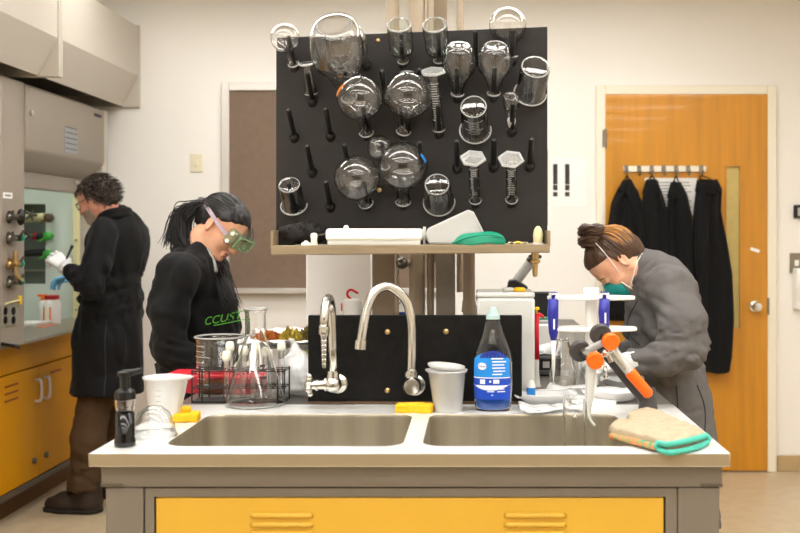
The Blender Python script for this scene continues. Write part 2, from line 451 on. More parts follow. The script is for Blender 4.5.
# hook rail on the door, notice, hanging coats
yd = y0
rl = thing('hook_rail', 'white rail of metal hooks mounted across the orange door', 'coat rack', P(664, 169, yd))
a = P(623, 166, yd); b = P(706, 172, yd)
bd = box('rail_board', (a.x, yd-.012, b.z), (b.x, yd, a.z), 'white_paint', bevel=.003); world_child(bd, rl)
HOOKS = [626, 639, 651.5, 663.5, 676, 688, 701]
for x in HOOKS:
    p = P(x, 168, yd-.012)
    m = MB().tube([p+Vector((0, 0, .012)), p+Vector((0, -.006, .006)), p+Vector((0, -.008, -.03)), p+Vector((0, -.02, -.042)), p+Vector((0, -.036, -.036)), p+Vector((0, -.04, -.02))], .006, 6)
    m.ball(p+Vector((0, -.04, -.018)), .009, 8)
    m.box((p.x-.012, yd-.018, p.z-.02), (p.x+.012, yd-.011, p.z+.016))
    world_child(m.build('hook', 'steel_plate', smooth=False), rl)
pa = P(645, 178, yd-.002); pb = P(697, 215, yd-.002)
nt = thing('notice', 'white printed notice taped to the door behind the coats', 'paper', (0, 0, 0))
nt.location = (pa.x, yd, pb.z)
world_child(box('sheet', (pa.x, yd-.003, pb.z), (pb.x, yd, pa.z), 'paper'), nt)
m = MB()
for i in range(9): m.box((pa.x+.03, yd-.0038, pa.z-.03-.018*i), (pb.x-.03-.05*random.random(), yd-.003, pa.z-.024-.018*i))
world_child(m.build('print', 'ink_pale'), nt)

def hung_coat(label, hook, pts, seed, depth=.07, m='coat_black2'):
    """pts: (picture y, left x, right x) down the garment, hung from hook; folded cloth with pleats"""
    D = yd-.065; rs = []
    rnd = random.Random(seed); ph = [rnd.random()*6 for _ in range(6)]; N = 56
    ys = [p[0] for p in pts]; fine = []
    for i in range(len(pts)-1):
        for q in range(6):
            t = q/6; fine.append(tuple(pts[i][j]+(pts[i+1][j]-pts[i][j])*t for j in range(3)))
    fine.append(pts[-1])
    for n, (y, xa, xb) in enumerate(fine):
        t = n/(len(fine)-1); c = P((xa+xb)/2, y, D); hw = (xb-xa)/2*D/1000; dp = depth*min(1, .35+2.2*t)*(.85+.15*math.sin(5*t+ph[0]))
        ring = []
        for k in range(N):
            th = 2*PI*k/N; ct, st = math.cos(th), math.sin(th)
            f = 1+.10*min(1, t*2)*math.sin(7*th+ph[1]+1.5*t)+.07*min(1, t*2)*math.sin(11*th+ph[2]-2*t)+.05*math.sin(4*th+ph[3]+6*t)
            sx = math.copysign(abs(ct)**.8, ct); sy = math.copysign(abs(st)**.8, st)
            yy = c.y+dp*sy*.55*f+.012*math.sin(9*sx+ph[4]+3*t)*(st < 0)
            ring.append(Vector((c.x+hw*sx*(1+.04*math.sin(9*t+ph[5]+th)), min(yy, yd-.004), c.z+.006*math.sin(3*th+ph[2]))))
        rs.append(ring)
    t = thing('hanging_coat', label, 'coat', P(hook, pts[-1][0], D), group='coats on the door')
    o = MB().rings(rs).build('coat_body', m, smooth=True); world_child(o, t)
    hp = P(hook, 176, yd-.035)
    y0c, xa, xb = pts[0]
    o = MB().tube(bez([P(xa+1, y0c+2, D-.01), hp, P(xb-1, y0c+2, D-.01)], 6), .004, 6).build('hanging_loop', m, smooth=True); world_child(o, t)
    # one sleeve hanging down in front
    side = 1 if seed % 2 else -1; rr = []; n_ = len(fine)
    for q in range(15):
        u = q/14; i_ = min(n_-1, int(2+u*(n_-3)*.8)); y, xa, xb = fine[i_]; xc = (xa+xb)/2+side*(xb-xa)*(.16+.1*u); c = P(xc, y, D-depth*.42*min(1, .35+2*u))
        w_ = .026+.012*math.sin(PI*min(1, u*1.2)); ring = []
        for k in range(18):
            th = 2*PI*k/18; f = 1+.13*math.sin(3*th+9*u+ph[1])+.08*math.sin(5*th-14*u+ph[2])
            ring.append(Vector((c.x+w_*f*math.cos(th), c.y+w_*.75*f*math.sin(th), c.z+.004*math.sin(2*th))))
        rr.append(ring)
    o = MB().rings(rr).build('sleeve', m, smooth=True); world_child(o, t)
    # a folded collar lying over the top
    r2 = []
    for q in range(5):
        u = q/4; y = pts[0][0]+2+u*(pts[1][0]-pts[0][0])*1.1; xa = pts[0][1]+(pts[1][1]-pts[0][1])*u-1.2; xb = pts[0][2]+(pts[1][2]-pts[0][2])*u*.6+1
        c = P((xa+xb)/2, y, D-.012); hw = (xb-xa)/2*D/1000
        r2.append([Vector((c.x+hw*math.cos(2*PI*k/20), c.y+depth*.42*math.sin(2*PI*k/20), c.z+.012*math.cos(4*PI*k/20))) for k in range(20)])
    o = MB().rings(r2).build('collar', m, smooth=True); world_child(o, t)
    return t
hung_coat('black coat on the hook next to the hinge side of the door', 627, [(180, 624, 631), (190, 618, 637), (205, 611, 645), (225, 607, 652), (260, 606, 656), (320, 606, 655)], 1)
hung_coat('slim folded black coat, second from the hinge side of the door', 652, [(180, 647, 657), (192, 643, 662), (215, 641, 668), (240, 641, 671), (290, 641, 670), (330, 642, 668)], 2)
hung_coat('black coat with green lettering hanging over the notice on the door', 676, [(182, 672, 680), (195, 668, 687), (215, 666, 692), (245, 668, 694), (300, 668, 694), (340, 668, 694)], 3)
c4 = hung_coat('long black coat nearest the narrow glass panel of the door', 702, [(180, 698, 717), (190, 696, 722), (212, 694, 721), (240, 692, 726), (275, 692, 731), (320, 691, 733), (358, 695, 732), (372, 699, 730)], 4, .09)

# switch plates and signs on the back wall
wy = WALL_Y
t = thing('switch_plate', 'cream light switch plate on the wall beside the brown board', 'light switch', P(196, 163, wy))
world_child(box('plate', tuple(P(190, 172, wy-.008)), (P(203, 154, wy).x, wy, P(196, 154, wy).z), 'switch', bevel=.003), t)
world_child(box('toggle', tuple(P(194.5, 166, wy-.016)), (P(198.5, 159, wy).x, wy-.007, P(196, 160, wy).z), 'switch', bevel=.002), t)
t = thing('switch_plate', 'steel switch plate on the wall past the door frame', 'light switch', P(796, 263, wy))
world_child(box('plate', tuple(P(790, 273, wy-.008)), (P(803, 254, wy).x, wy, P(796, 253, wy).z), 'steel_plate', bevel=.002), t)
world_child(box('toggle', tuple(P(795, 266, wy-.02)), (P(798, 260, wy).x, wy-.007, P(796, 260, wy).z), 'white_plastic', bevel=.002), t)
t = thing('wall_sensor', 'small dark wall device above the steel switch plate', 'sensor', P(801, 212, wy))
world_child(box('housing', tuple(P(795, 218, wy-.03)), (P(810, 206, wy).x, wy, P(800, 205, wy).z), 'dark_gap', bevel=.004), t)
world_child(box('face', tuple(P(798, 216, wy-.034)), (P(808, 208, wy).x, wy-.029, P(800, 208, wy).z), 'light_grey', bevel=.002), t)
t = thing('paper_dispenser', 'white wall dispenser partly cut off past the steel switch', 'dispenser', P(808, 300, wy))
world_child(box('housing', tuple(P(797, 310, wy-.09)), (P(830, 268, wy).x, wy, P(800, 268, wy).z), 'white_plastic', bevel=.01), t)
world_child(box('cover', tuple(P(799, 300, wy-.1)), (P(828, 272, wy).x, wy-.085, P(800, 272, wy).z), 'white_plastic', bevel=.004), t)
t = thing('wall_notice', 'white sheet with two dark printed strips beside the black drying rack', 'paper', P(568, 182, wy))
world_child(box('sheet', tuple(P(540, 206, wy-.003)), (P(586, 158, wy).x, wy, P(560, 158, wy).z), 'paper'), t)
for x in (553, 565):
    m = MB(); z = 0
    for i in range(5):
        m.box(tuple(P(x, 168+i*6+4.4, wy-.0042)), (P(x+4.5, 0, wy).x, wy-.003, P(x, 164+i*7, wy).z))
    world_child(m.build('printed_strip', 'ink'), t)
# brown board with pale frame
t = thing('tack_board', 'brown tack board in a pale metal frame on the back wall', 'board', P(340, 290, wy))
a = P(230, 288, wy); b = P(440, 91, wy)
world_child(box('panel', (a.x, wy-.012, a.z), (b.x, wy, b.z), 'board_brown'), t)
fw = .046
for n, lo, hi in (('frame_side', (a.x-fw, wy-.025, a.z-.03), (a.x, wy, b.z+fw)), ('frame_side', (b.x, wy-.025, a.z-.03), (b.x+fw, wy, b.z+fw)),
                  ('frame_top', (a.x, wy-.025, b.z), (b.x, wy, b.z+fw)), ('tray', (a.x, wy-.06, a.z-.03), (b.x, wy, a.z))):
    world_child(box(n, lo, hi, 'alu', bevel=.003), t)

# ------------------------------------------------------------------ fume hoods on the left
HX = -2.15; CX = -2.25; BX = -2.92; HY1 = 5.86
sill_z0, sill_z1 = .88, .95
def hood(label, y0, y1, detail):
    r = thing('fume_hood', label, 'fume hood', (BX, (y0+y1)/2, 0))
    W = lambda o: world_child(o, r)
    post0 = .25; post1 = .14
    # interior: back, floor, far side, ceiling
    W(box('worktop', (BX, y0, sill_z0-.0), (HX-.16, y1, sill_z0+.03), 'sill'))
    W(MB().prism([(HX-.16, y0, sill_z0), (HX, y0, sill_z0), (HX, y0, sill_z0+.012), (HX-.16, y0, sill_z0+.05)], (0, y1-y0, 0)).build('airfoil_sill', 'sill'))
    W(box('back_lining', (BX, y0, sill_z0+.03), (BX+.02, y1, 2.14), 'hood_inner'))
    W(box('near_lining', (BX+.02, y0+.02, sill_z0+.03), (HX-.17, y0+.04, 2.1), 'hood_inner'))
    W(box('top_lining', (BX+.02, y0, 2.1), (HX-.1, y1, 2.14), 'hood_grey'))
    W(box('near_post', (HX-.16, y0, sill_z0+.0), (HX, y0+post0, 2.13), 'hood_grey', bevel=.012))
    W(box('far_post', (HX-.16, y1-post1*.55, sill_z0+.03), (HX, y1, 2.13), 'hood_light', bevel=.01))
    # sash cowl: bulging rounded panel with a slanted lower lip
    ya, yb = y0+post0-.005, y1-post1*.6; zc = 1.8
    prof = [(HX+.0, 2.125), (HX+.012, 2.11), (HX+.012, zc+.02), (HX+.004, zc), (HX-.10, zc-.08), (HX-.12, zc-.08), (HX-.12, 2.125)]
    W(MB().prism([(x, ya, z) for x, z in prof], (0, yb-ya, 0)).build('sash_cowl', 'hood_grey', bevel=.012, bseg=3))
    W(box('sash_bar', (HX-.14, ya, zc-.165), (HX-.1, yb, zc-.08), 'hood_grey', bevel=.006))
    W(box('sash_glass', (HX-.125, ya, zc-.08), (HX-.119, yb, 1.95), 'glass'))
    for yy in (ya+.12, yb-.12): W(box('sash_clip', (HX-.1, yy-.03, zc-.115), (HX-.09, yy+.03, zc-.095), 'alu', bevel=.003))
    W(box('hood_lamp', (HX-.4, ya+.1, 2.07), (HX-.28, yb-.1, 2.098), 'hood_lamp'))
    return r, W, ya, yb
h1, W, ya, yb = hood('grey fume hood with open sash where the man works', 4.53, HY1, True)
# far side lining with niche and service fixtures (faces the camera)
fy = 5.74
nx0, nx1 = P(20, 0, fy).x, P(45.5, 0, fy).x; nz0, nz1 = P(0, 284, fy).z, P(0, 204, fy).z
m = MB(); lz0, lz1 = sill_z0+.03, 2.1; lx0, lx1 = BX+.02, HX-.16
m.box((nx1, fy, lz0), (lx1, fy+.02, lz1)); m.box((lx0, fy, lz0), (nx0, fy+.02, lz1)); m.box((nx0, fy, lz0), (nx1, fy+.02, nz0)); m.box((nx0, fy, nz1), (nx1, fy+.02, lz1))
W(m.build('side_lining', 'hood_inner'))
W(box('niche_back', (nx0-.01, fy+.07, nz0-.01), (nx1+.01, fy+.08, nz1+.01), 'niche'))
W(box('edge_strip', (P(73, 0, 5.72).x, 5.71, lz0), (P(79, 0, 5.72).x, fy, 1.72), 'tube_cream', bevel=.004))
for i, y in enumerate((197, 240, 282, 310)):
    W(MB().ball(P(76, y, 5.708), .006, 8).build('screw', 'chrome_dark'))
z = P(0, 271, fy).z; W(box('niche_ledge', (nx0, fy+.02, z-.004), (nx1, fy+.07, z+.004), 'sill'))
def vtube(a, b, r, m_, n='service_tube'): W(MB().tube([a, b], r, 14).build(n, m_, auto=50))
vtube(P(18, 219, fy-.02), P(45, 217, fy-.02), .024, 'tube_cream'); vtube(P(20, 254, fy-.02), P(45, 252, fy-.02), .02, 'black_matte')
vtube(P(36, 236.5, fy-.02), P(46, 236.5, fy-.02), .018, 'black_matte'); vtube(P(34, 236.5, fy-.021), P(37, 236.5, fy-.021), .021, 'red')
vtube(P(26, 237, fy-.02), P(34, 236.5, fy-.02), .012, 'chrome')
for (x, y) in ((31, 215), (30, 236)):
    m = MB()
    for q in range(5):
        an = q*2*PI/5; p = P(x, y, fy-.05)
        m.tube([p, p+Vector((math.cos(an)*.035, 0, math.sin(an)*.035))], .007, 6)
    m.ball(P(x, y, fy-.05), .016, 10); W(m.build('clamp', 'chrome_dark'))
for (x, y, mm) in ((52.5, 218, 'brown_knob'), (52, 236, 'green_knob'), (51.5, 254, 'green_knob')):
    p = P(x, y, fy)
    o = MB().lathe([(0, 0), (.012, 0), (.012, .03), (.024, .035), (.028, .045), (.026, .06), (.015, .068), (0, .07)], 18, axis_matrix(p, (0, -1, 0))).build('valve_knob', mm, auto=40); W(o)
    W(MB().tube([p+Vector((0, -.055, 0)), p+Vector((-.045, -.06, -.03))], .008, 8).build('valve_lever', mm))
# valves on the near post
py0 = 4.53
def on_post(y_, z_): return Vector((HX, y_, z_))
def postpt(x, y):      # picture point on the post face x = HX
    D = HX*1000/(x-475); return Vector((HX, D, CAM_H-(y-235)*D/1000))
for i, (y, mm) in enumerate(((217, 'black_plastic'), (238, 'teal_knob'), (264, 'teal_knob'), (282, 'teal_knob'))):
    p = postpt(9, y)
    m = MB().lathe([(0, 0), (.03, 0), (.03, .006), (.014, .01), (.012, .05), (0, .05)], 14, axis_matrix(p, (1, 0, 0)))
    m.tube([p+Vector((.03, -.07, 0)), p+Vector((.03, .05, 0))], .011, 10); m.ball(p+Vector((.03, -.065, 0)), (.014, .01, .016), 10); m.ball(p+Vector((.03, 0, 0)), .014, 10); m.tube([p+Vector((.03, -.03, 0)), p+Vector((.035, -.035, .03))], .005, 6)
    if i == 2:
        m.tube([p+Vector((.03, 0, -.05)), p+Vector((.03, 0, .06))], .012, 8); m.tube([p+Vector((.03, 0, -.05)), p+Vector((.05, .02, -.08))], .01, 8)
    W(m.build('valve_body', 'brass' if i == 2 else 'chrome_dark', auto=50))
    q = p+Vector((.03, .055, 0))
    if i == 0: W(MB().ball(q, (.02, .02, .04), 14).build('valve_handle', mm, smooth=True))
    else:
        W(MB().lathe([(0, 0), (.016, 0), (.018, .008), (.016, .018), (0, .02)], 14, axis_matrix(q-Vector((0, .01, 0)), (0, 1, 0))).build('valve_handle', mm, auto=40))
        W(MB().tube([q+Vector((-.0, -.02, .0)), q+Vector((.02, -.015, .035))], .006, 6).build('valve_lever', 'chrome_dark'))
a = postpt(1, 328); b = postpt(17, 303)
pl = W(box('outlet_plate', (HX, a.y, a.z), (HX+.006, b.y, b.z), 'sill', bevel=.002))
for x in (4, 12):
    for y in (311, 320):
        p = postpt(x, y); W(MB().lathe([(0, 0), (.018, 0), (.018, .009), (0, .01)], 14, axis_matrix(p, (1, 0, 0))).build('socket', 'black_plastic', auto=40))
a = postpt(3, 198); b = postpt(12, 193); W(box('label_plate', (HX, a.y, a.z), (HX+.002, b.y, b.z), 'paper'))
W(box('label_print', (HX+.002, a.y+.015, a.z+.008), (HX+.0028, b.y-.015, b.z-.008), 'ink_pale'))
p = postpt(19, 300); W(box('yellow_tag', (HX, p.y-.012, p.z-.02), (HX+.01, p.y+.012, p.z+.02), 'yellow', bevel=.003))
p = postpt(6, 303); W(MB().tube([postpt(3, 304)+Vector((.008, 0, 0)), postpt(18, 300)+Vector((.008, 0, 0))], .005, 6).build('tag_cord', 'tube_cream'))
W(MB().tube([postpt(0, 344)+Vector((.01, 0, 0)), postpt(10, 345)+Vector((.015, 0, -.005)), postpt(17, 347)+Vector((.01, 0, 0))], .008, 8).build('black_cord', 'black_plastic'))
# signs on the cowl
def cowl_quad(x0, y0_, x1, y1_, nm, m_, off=.014):
    a = postpt(x0, y0_); b = postpt(x1, y1_)
    zt = max(a.z, b.z); return W(box(nm, (HX+off-.002, a.y, postpt(x0, y1_).z), (HX+off, b.y, postpt(x0, y0_).z), m_))
cowl_quad(62, 126, 75, 152, 'rating_sign', 'ink_pale')
m = MB()
a = postpt(62, 126); b = postpt(75, 152); zz = postpt(62, 152).z
for i in range(5): m.box((HX+.014, a.y+.01, zz+.02+i*.028), (HX+.0148, b.y-.01, zz+.024+i*.028))
W(m.build('sign_print', 'ink'))
cowl_quad(92, 113, 99, 116, 'name_plate', 'ink')
p = postpt(28, 113); W(MB().lathe([(0, 0), (.014, 0), (.014, .01), (0, .012)], 12, axis_matrix(p+Vector((.012, 0, 0)), (1, 0, 0))).build('lock', 'chrome', auto=40))
h2, W2, _, _ = hood('grey fume hood cut off by the picture edge', 3.2, 4.53, False)
world_child(box('name_plate', (HX+.012, 4.36, 2.03), (HX+.014, 4.42, 2.06), 'ink'), h2)
# bottle and papers inside the hood
zt = sill_z0+.03
bp = Vector((P(52, 320, 5.45).x, 5.45, zt))
t = thing('reagent_bottle', 'white plastic bottle with red lid and orange label in the fume hood', 'bottle', bp)
MB().lathe([(0, 0), (.042, 0), (.046, .004), (.046, .115), (.04, .13), (.036, .135), (.036, .14), (0, .14)], 28).build('bottle_body', 'white_plastic', t, auto=40)
MB().lathe([(0, .14), (.039, .14), (.039, .16), (.036, .163), (0, .163)], 28).build('lid', 'red_lid', t, auto=40)
m = MB()
for a0, a1, z0, z1 in ((-2.3, -1.2, .03, .1),):
    m.rings([[Vector((.0468*math.cos(a0+(a1-a0)*k/10), .0468*math.sin(a0+(a1-a0)*k/10), z)) for k in range(11)] for z in (z0, z1)], cap=False, closed=False)
m.build('label', 'cream_cap', t, smooth=True)
m = MB()
for a0, a1 in ((-2.35, -2.1), (-1.45, -1.3)):
    m.rings([[Vector((.0474*math.cos(a0+(a1-a0)*k/4), .0474*math.sin(a0+(a1-a0)*k/4), z)) for k in range(5)] for z in (.03, .1)], cap=False, closed=False)
m.build('label_stripe', 'orange', t)
t = thing('spray_bottle', 'small white squeeze bottle with orange cap behind the red lidded bottle', 'bottle', Vector((P(43.5, 0, 5.6).x, 5.6, zt)))
MB().lathe([(0, 0), (.022, 0), (.024, .004), (.024, .11), (.012, .125), (0, .125)], 20).build('bottle_body', 'white_plastic', t, auto=40)
m = MB().lathe([(0, .125), (.014, .125), (.014, .145), (0, .147)], 16); m.box((-.03, -.008, .145), (.02, .008, .158)); m.build('cap', 'orange', t)
t = thing('weigh_tray', 'white papers on an orange red tray in the fume hood', 'tray', Vector((P(34, 0, 5.3).x, 5.3, zt)))
box('tray_base', (-.08, -.11, 0), (.08, .11, .012), 'orange', t, bevel=.004); box('paper_stack', (-.07, -.1, .012), (.05, .08, .03), 'paper', t, bevel=.003)

# cabinets under the hoods
def cab(label, y0, y1, far):
    t = thing('base_cabinet', label, 'cabinet', (CX-.3, (y0+y1)/2, 0))
    W = lambda o: world_child(o, t)
    W(box('body', (CX-.55, y0, .12), (CX-.02, y1, .868), 'cab_yellow')); W(box('plinth', (CX-.55, y0, 0), (CX-.08, y1, .12), 'kick'))
    W(box('bottom_rail', (CX-.05, y0, .125), (CX+.004, y1, .155), 'rail_dark'))
    W(box('apron', (CX-.02, y0+.002, .73), (CX, y1-.002, .878), 'cab_yellow', bevel=.003))
    mid = 5.165 if far else (y0+y1)/2
    for k, (a, b) in enumerate(((y0+.003, mid-.002), (mid+.002, y1-.003))):
        d = W(box('door', (CX-.02, a, .16), (CX, b, .722), 'cab_yellow', bevel=.003))
        s = -1 if k == 0 else 1; yh = mid+s*.05
        h = MB().tube(bez([(CX, yh, .66), (CX+.03, yh, .65), (CX+.03, yh, .56), (CX, yh, .55)], 6), .008, 8).build('handle', 'alu', smooth=True); h.parent = d
        m = MB()
        yv = (mid-.38, mid-.24) if k == 0 else (mid+.13, mid+.27)
        for i in range(3 if k == 0 else 1): m.box((CX-.001, yv[0], .665-i*.035), (CX+.002, yv[1], .675-i*.035))
        v = m.build('vent_slots', 'cab_slot'); v.parent = d
        kn = MB().lathe([(0, 0), (.016, 0), (.016, .012), (.01, .016), (0, .016)], 14, axis_matrix((CX, mid+s*.07, .25), (1, 0, 0))).build('door_bumper', 'rail_dark', auto=40); kn.parent = d
cab('yellow base cabinet with paired doors beside the standing man', 4.52, 5.9, True)
cab('yellow base cabinet under the cut off fume hood', 3.2, 4.52, False)
# bulkhead canopies above the hoods
def canopy(label, y0, y1):
    t = thing('duct_canopy', label, 'canopy', (BX, (y0+y1)/2, 2.16))
    X0 = -1.99; W = lambda o: world_child(o, t)
    W(MB().prism([(X0, y0, 2.63), (X0, y0, 2.34), (X0-.09, y0, 2.16), (X0-.10, y0, 2.16), (X0-.02, y0, 2.34), (X0-.02, y0, 2.61), (BX, y0, 2.61), (BX, y0, 2.63)], (0, y1-y0, 0)).build('face_panel', 'hood_light'))
    for y in (y0, y1-.02):
        W(MB().prism([(X0+.008, y, 2.64), (X0+.008, y, 2.155), (BX, y, 2.155), (BX, y, 2.64)], (0, .02, 0)).build('end_plate', 'hood_light', bevel=.003))
    W(box('underside', (BX, y0+.02, 2.22), (X0-.12, y1-.02, 2.23), 'hood_grey'))
canopy('tall grey canopy panel ending at the back wall', 4.79, 5.925)
canopy('grey canopy panel cut off by the picture corner', 3.4, 4.785)
# ------------------------------------------------------------------ the sink bench
CT = .9
BX0, BX1, BY0, BYS = -.883, .584, 2.283, 2.95
bench = thing('sink_bench', 'stainless double sink top on a grey cabinet with yellow drawer front', 'sink bench', ((BX0+BX1)/2, 2.6, 0))
W = lambda o: world_child(o, bench)
def rrect(x0, x1, y0, y1, r, n=5):
    pts = []
    for cx, cy, a0 in ((x1-r, y1-r, 0), (x0+r, y1-r, PI/2), (x0+r, y0+r, PI), (x1-r, y0+r, 1.5*PI)):
        pts += [(cx+r*math.cos(a0+PI/2*k/(2*n)), cy+r*math.sin(a0+PI/2*k/(2*n))) for k in range(2*n+1)]
    return pts
def cell(mb, X0, X1, Y0, Y1, inner, z, n=5):
    cx = sum(p[0] for p in inner)/len(inner); cy = sum(p[1] for p in inner)/len(inner); out = []
    cor = [(X1, Y1), (X0, Y1), (X0, Y0), (X1, Y0)]
    for i, p in enumerate(inner):
        q, r = divmod(i, 2*n+1)
        if r == n: out.append(cor[q]); continue
        # first half of each corner goes to one side, second half to the next
        c = cor[q]
        if q in (0, 2): out.append((c[0], p[1]) if r < n else (p[0], c[1]))
        else: out.append((p[0], c[1]) if r < n else (c[0], p[1]))
    N = len(inner)
    mb.add([(x, y, z) for x, y in inner]+[(x, y, z) for x, y in out], [(i, (i+1) % N, N+(i+1) % N, N+i) for i in range(N)])
SB = [(-.74, -.172), (-.126, .39)]; SY0, SY1 = 2.368, 2.79
top = MB(); xm = (-.172-.126)/2
inn = [rrect(a, b, SY0, SY1, .05) for a, b in SB]
cell(top, BX0, xm, BY0, BYS, inn[0], CT); cell(top, xm, BX1, BY0, BYS, inn[1], CT)
e = .03
top.add([(BX0, BY0, CT), (BX1, BY0, CT), (BX1, BYS, CT), (BX0, BYS, CT), (BX0, BY0, CT-e), (BX1, BY0, CT-e), (BX1, BYS, CT-e), (BX0, BYS, CT-e)],
        [(0, 1, 5, 4), (1, 2, 6, 5), (3, 0, 4, 7)])
top.add([(BX0, BY0, CT-e), (BX1, BY0, CT-e), (BX1, BY0+.05, CT-e), (BX0, BY0+.05, CT-e)], [(0, 1, 2, 3)])
top.m = [1 if len(set(round(top.v[i][2], 3) for i in f)) > 1 else 0 for f in top.f]; o = top.build('sink_top', ['steel', 'steel_shaded']); W(o)  # upright edge faces take the shaded copy of the steel
bm = bmesh.new(); bm.from_mesh(o.data); bmesh.ops.remove_doubles(bm, verts=bm.verts, dist=.0005); bmesh.ops.recalc_face_normals(bm, faces=bm.faces); bm.to_mesh(o.data); bm.free()
bv = o.modifiers.new('b', 'BEVEL'); bv.width = .004; bv.segments = 3; bv.limit_method = 'ANGLE'; o.data.shade_smooth(); o.data.set_sharp_from_angle(angle=.6)
for (a, b), ring in zip(SB, inn):
    cx, cy = (a+b)/2, (SY0+SY1)/2; rs = []
    for z, s in ((CT, 1), (CT-.003, .995), (CT-.006, .993), (CT-.012, .992), (CT-.02, .9915), (CT-.15, .978), (CT-.18, .95), (CT-.19, .9), (CT-.195, .5), (CT-.197, .08)):
        rs.append([Vector((cx+(x-cx)*s, cy+(y-cy)*s, z)) for x, y in ring])
    bo = W(MB().rings(rs, cap=False).build('basin', 'steel_basin', auto=40))
    dr_ = MB().lathe([(0, 0), (.03, 0), (.042, .004), (.045, .002)], 20, Matrix.Translation((cx, cy, CT-.199))).build('drain', 'chrome', smooth=True); dr_.parent = bo
# cabinet below
FY = 2.315
W(box('apron', (-.866, FY, .816), (.573, FY+.03, CT-e), 'bench_grey', bevel=.003))
for x0, x1 in ((-.857, -.77), (.471, .567)):
    W(box('corner_post', (x0, FY+.004, 0), (x1, FY+.1, .814), 'bench_grey', bevel=.003))
W(box('corner_gusset', (-.866, FY-.002, .818), (-.815, FY+.02, .824), 'rail_dark')); W(box('corner_gusset', (.522, FY-.002, .818), (.573, FY+.02, .824), 'rail_dark'))
fx0, fx1 = -.746, .443
m = MB(); m.box((-.766, FY+.008, .1), (fx0, FY+.03, .812)); m.box((fx1, FY+.008, .1), (.469, FY+.03, .812)); m.box((fx0, FY+.008, .792), (fx1, FY+.03, .812)); m.box((fx0, FY+.008, .55), (fx1, FY+.03, .57))
W(m.build('face_frame', 'bench_grey'))
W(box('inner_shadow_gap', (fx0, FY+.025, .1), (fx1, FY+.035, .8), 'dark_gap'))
dw = W(box('false_drawer', (fx0+.004, FY+.01, .574), (fx1-.004, FY+.03, .789), 'drawer_yellow', bevel=.003))
for cx_ in (-.449, .14):
    m = MB()
    for i in range(3):
        z = .748-i*.0215; m.tube([(cx_-.07, FY+.012, z), (cx_-.064, FY+.0085, z), (cx_+.064, FY+.0085, z), (cx_+.07, FY+.012, z)], .0065, 8)
    v = m.build('louvre', 'drawer_yellow', smooth=True); v.parent = dw; v.matrix_parent_inverse = Matrix()
    v.matrix_parent_inverse = Matrix()
for x0, x1 in ((fx0+.004, -.155), (-.148, fx1-.004)):
    d = W(box('door', (x0, FY+.01, .105), (x1, FY+.03, .545), 'drawer_yellow', bevel=.003))
W(box('plinth', (-.85, FY+.08, 0), (.555, FY+.5, .1), 'kick'))
m = MB(); m.box((-.845, FY+.1, .1), (-.82, BYS, .87)); m.box((.525, FY+.1, .1), (.55, BYS, .87)); W(m.build('side_panel', 'bench_grey'))
# long epoxy bench running back to the wall
ib = thing('island_bench', 'long dark grey topped bench running from the sink to the back wall', 'bench', ((BX0+BX1)/2, 4.4, 0))
world_child(box('worktop', (BX0, BYS+.001, CT-.03), (BX1, WALL_Y-.002, CT), 'epoxy', bevel=.003), ib)
world_child(box('cabinet_body', (BX0+.04, BYS+.01, .1), (BX1-.04, WALL_Y-.01, CT-.031), 'bench_grey'), ib)
world_child(box('plinth', (BX0+.1, BYS+.01, 0), (BX1-.1, WALL_Y-.01, .1), 'kick'), ib)
for s, x in ((-1, BX0+.04), (1, BX1-.04)):
    for k in range(4):
        y0 = BYS+.05+k*.72; d = box('door', (min(x, x+s*.018), y0, .14), (max(x, x+s*.018), y0+.7, .84), 'drawer_yellow', bevel=.003); world_child(d, ib)

# black splash panel with the two faucets
sp = thing('splash_panel', 'black splash panel standing behind the sinks', 'panel', P(415, 404, 2.96))
a = P(308, 404, 2.96); b = P(522, 315.5, 2.96)
world_child(box('board', (a.x, 2.96, CT), (b.x, 2.985, b.z), 'black_panel', bevel=.002), sp)
world_child(box('rust_edge', (a.x, 2.952, CT), (b.x, 2.96, CT+.008), 'brown_knob'), sp)
for (x, y) in ((387.5, 332), (387.5, 390.5), (446, 331.5)):
    world_child(MB().lathe([(0, 0), (.009, 0), (.007, .004), (0, .005)], 12, axis_matrix(P(x, y, 2.96), (0, -1, 0))).build('screw', 'brass', smooth=True), sp)
def flange(c, r=.03): return MB().lathe([(0, 0), (r, 0), (r*.98, .006), (r*.8, .012), (.016, .014), (.016, .05), (0, .05)], 24, axis_matrix(c, (0, -1, 0)))
f1 = thing('faucet', 'chrome gooseneck faucet with ribbed hose tip and cross handle', 'faucet', P(335, 384, 2.96))
w1 = lambda o: world_child(o, f1)
w1(flange(P(338, 383.5, 2.96), .032).build('flange', 'chrome', auto=40))
c0 = P(333, 384, 2.88)
m = MB().ball(c0, (.025, .028, .025), 16); m.tube([P(337, 384, 2.95), c0], .017, 14); m.tube([c0, P(312, 385, 2.875)], [.016, .013], 14); m.tube([P(327, 384, 2.88), P(325, 384, 2.88)], .021, 14)
m.tube([P(318, 385, 2.877), P(316, 385, 2.877)], .017, 14); m.tube([c0, P(333.5, 371, 2.88)], [.02, .017], 14)
w1(m.build('valve_body', 'chrome', auto=50))
hc = P(309, 385, 2.875); m = MB()
for q in range(4):
    an = q*PI/2+.3; d = Vector((.08, math.cos(an), math.sin(an)))
    m.tube([hc, hc+d*.026], [.007, .009], 8); m.ball(hc+d*.027, .0095, 10)
m.ball(hc, .014, 12); w1(m.build('cross_handle', 'chrome', smooth=True))
g = [P(333.5, 372, 2.88), P(333, 345, 2.88), P(332, 316, 2.88)]; zt_ = g[-1]
for k in range(1, 11):
    an = PI*k/10; g.append(zt_+Vector((-.006*k/10, -.055+.055*math.cos(an), .055*math.sin(an))))
g.append(g[-1]+Vector((0, 0, -.02)))
w1(MB().tube(g, .0125, 16).build('spout', 'chrome', smooth=True))
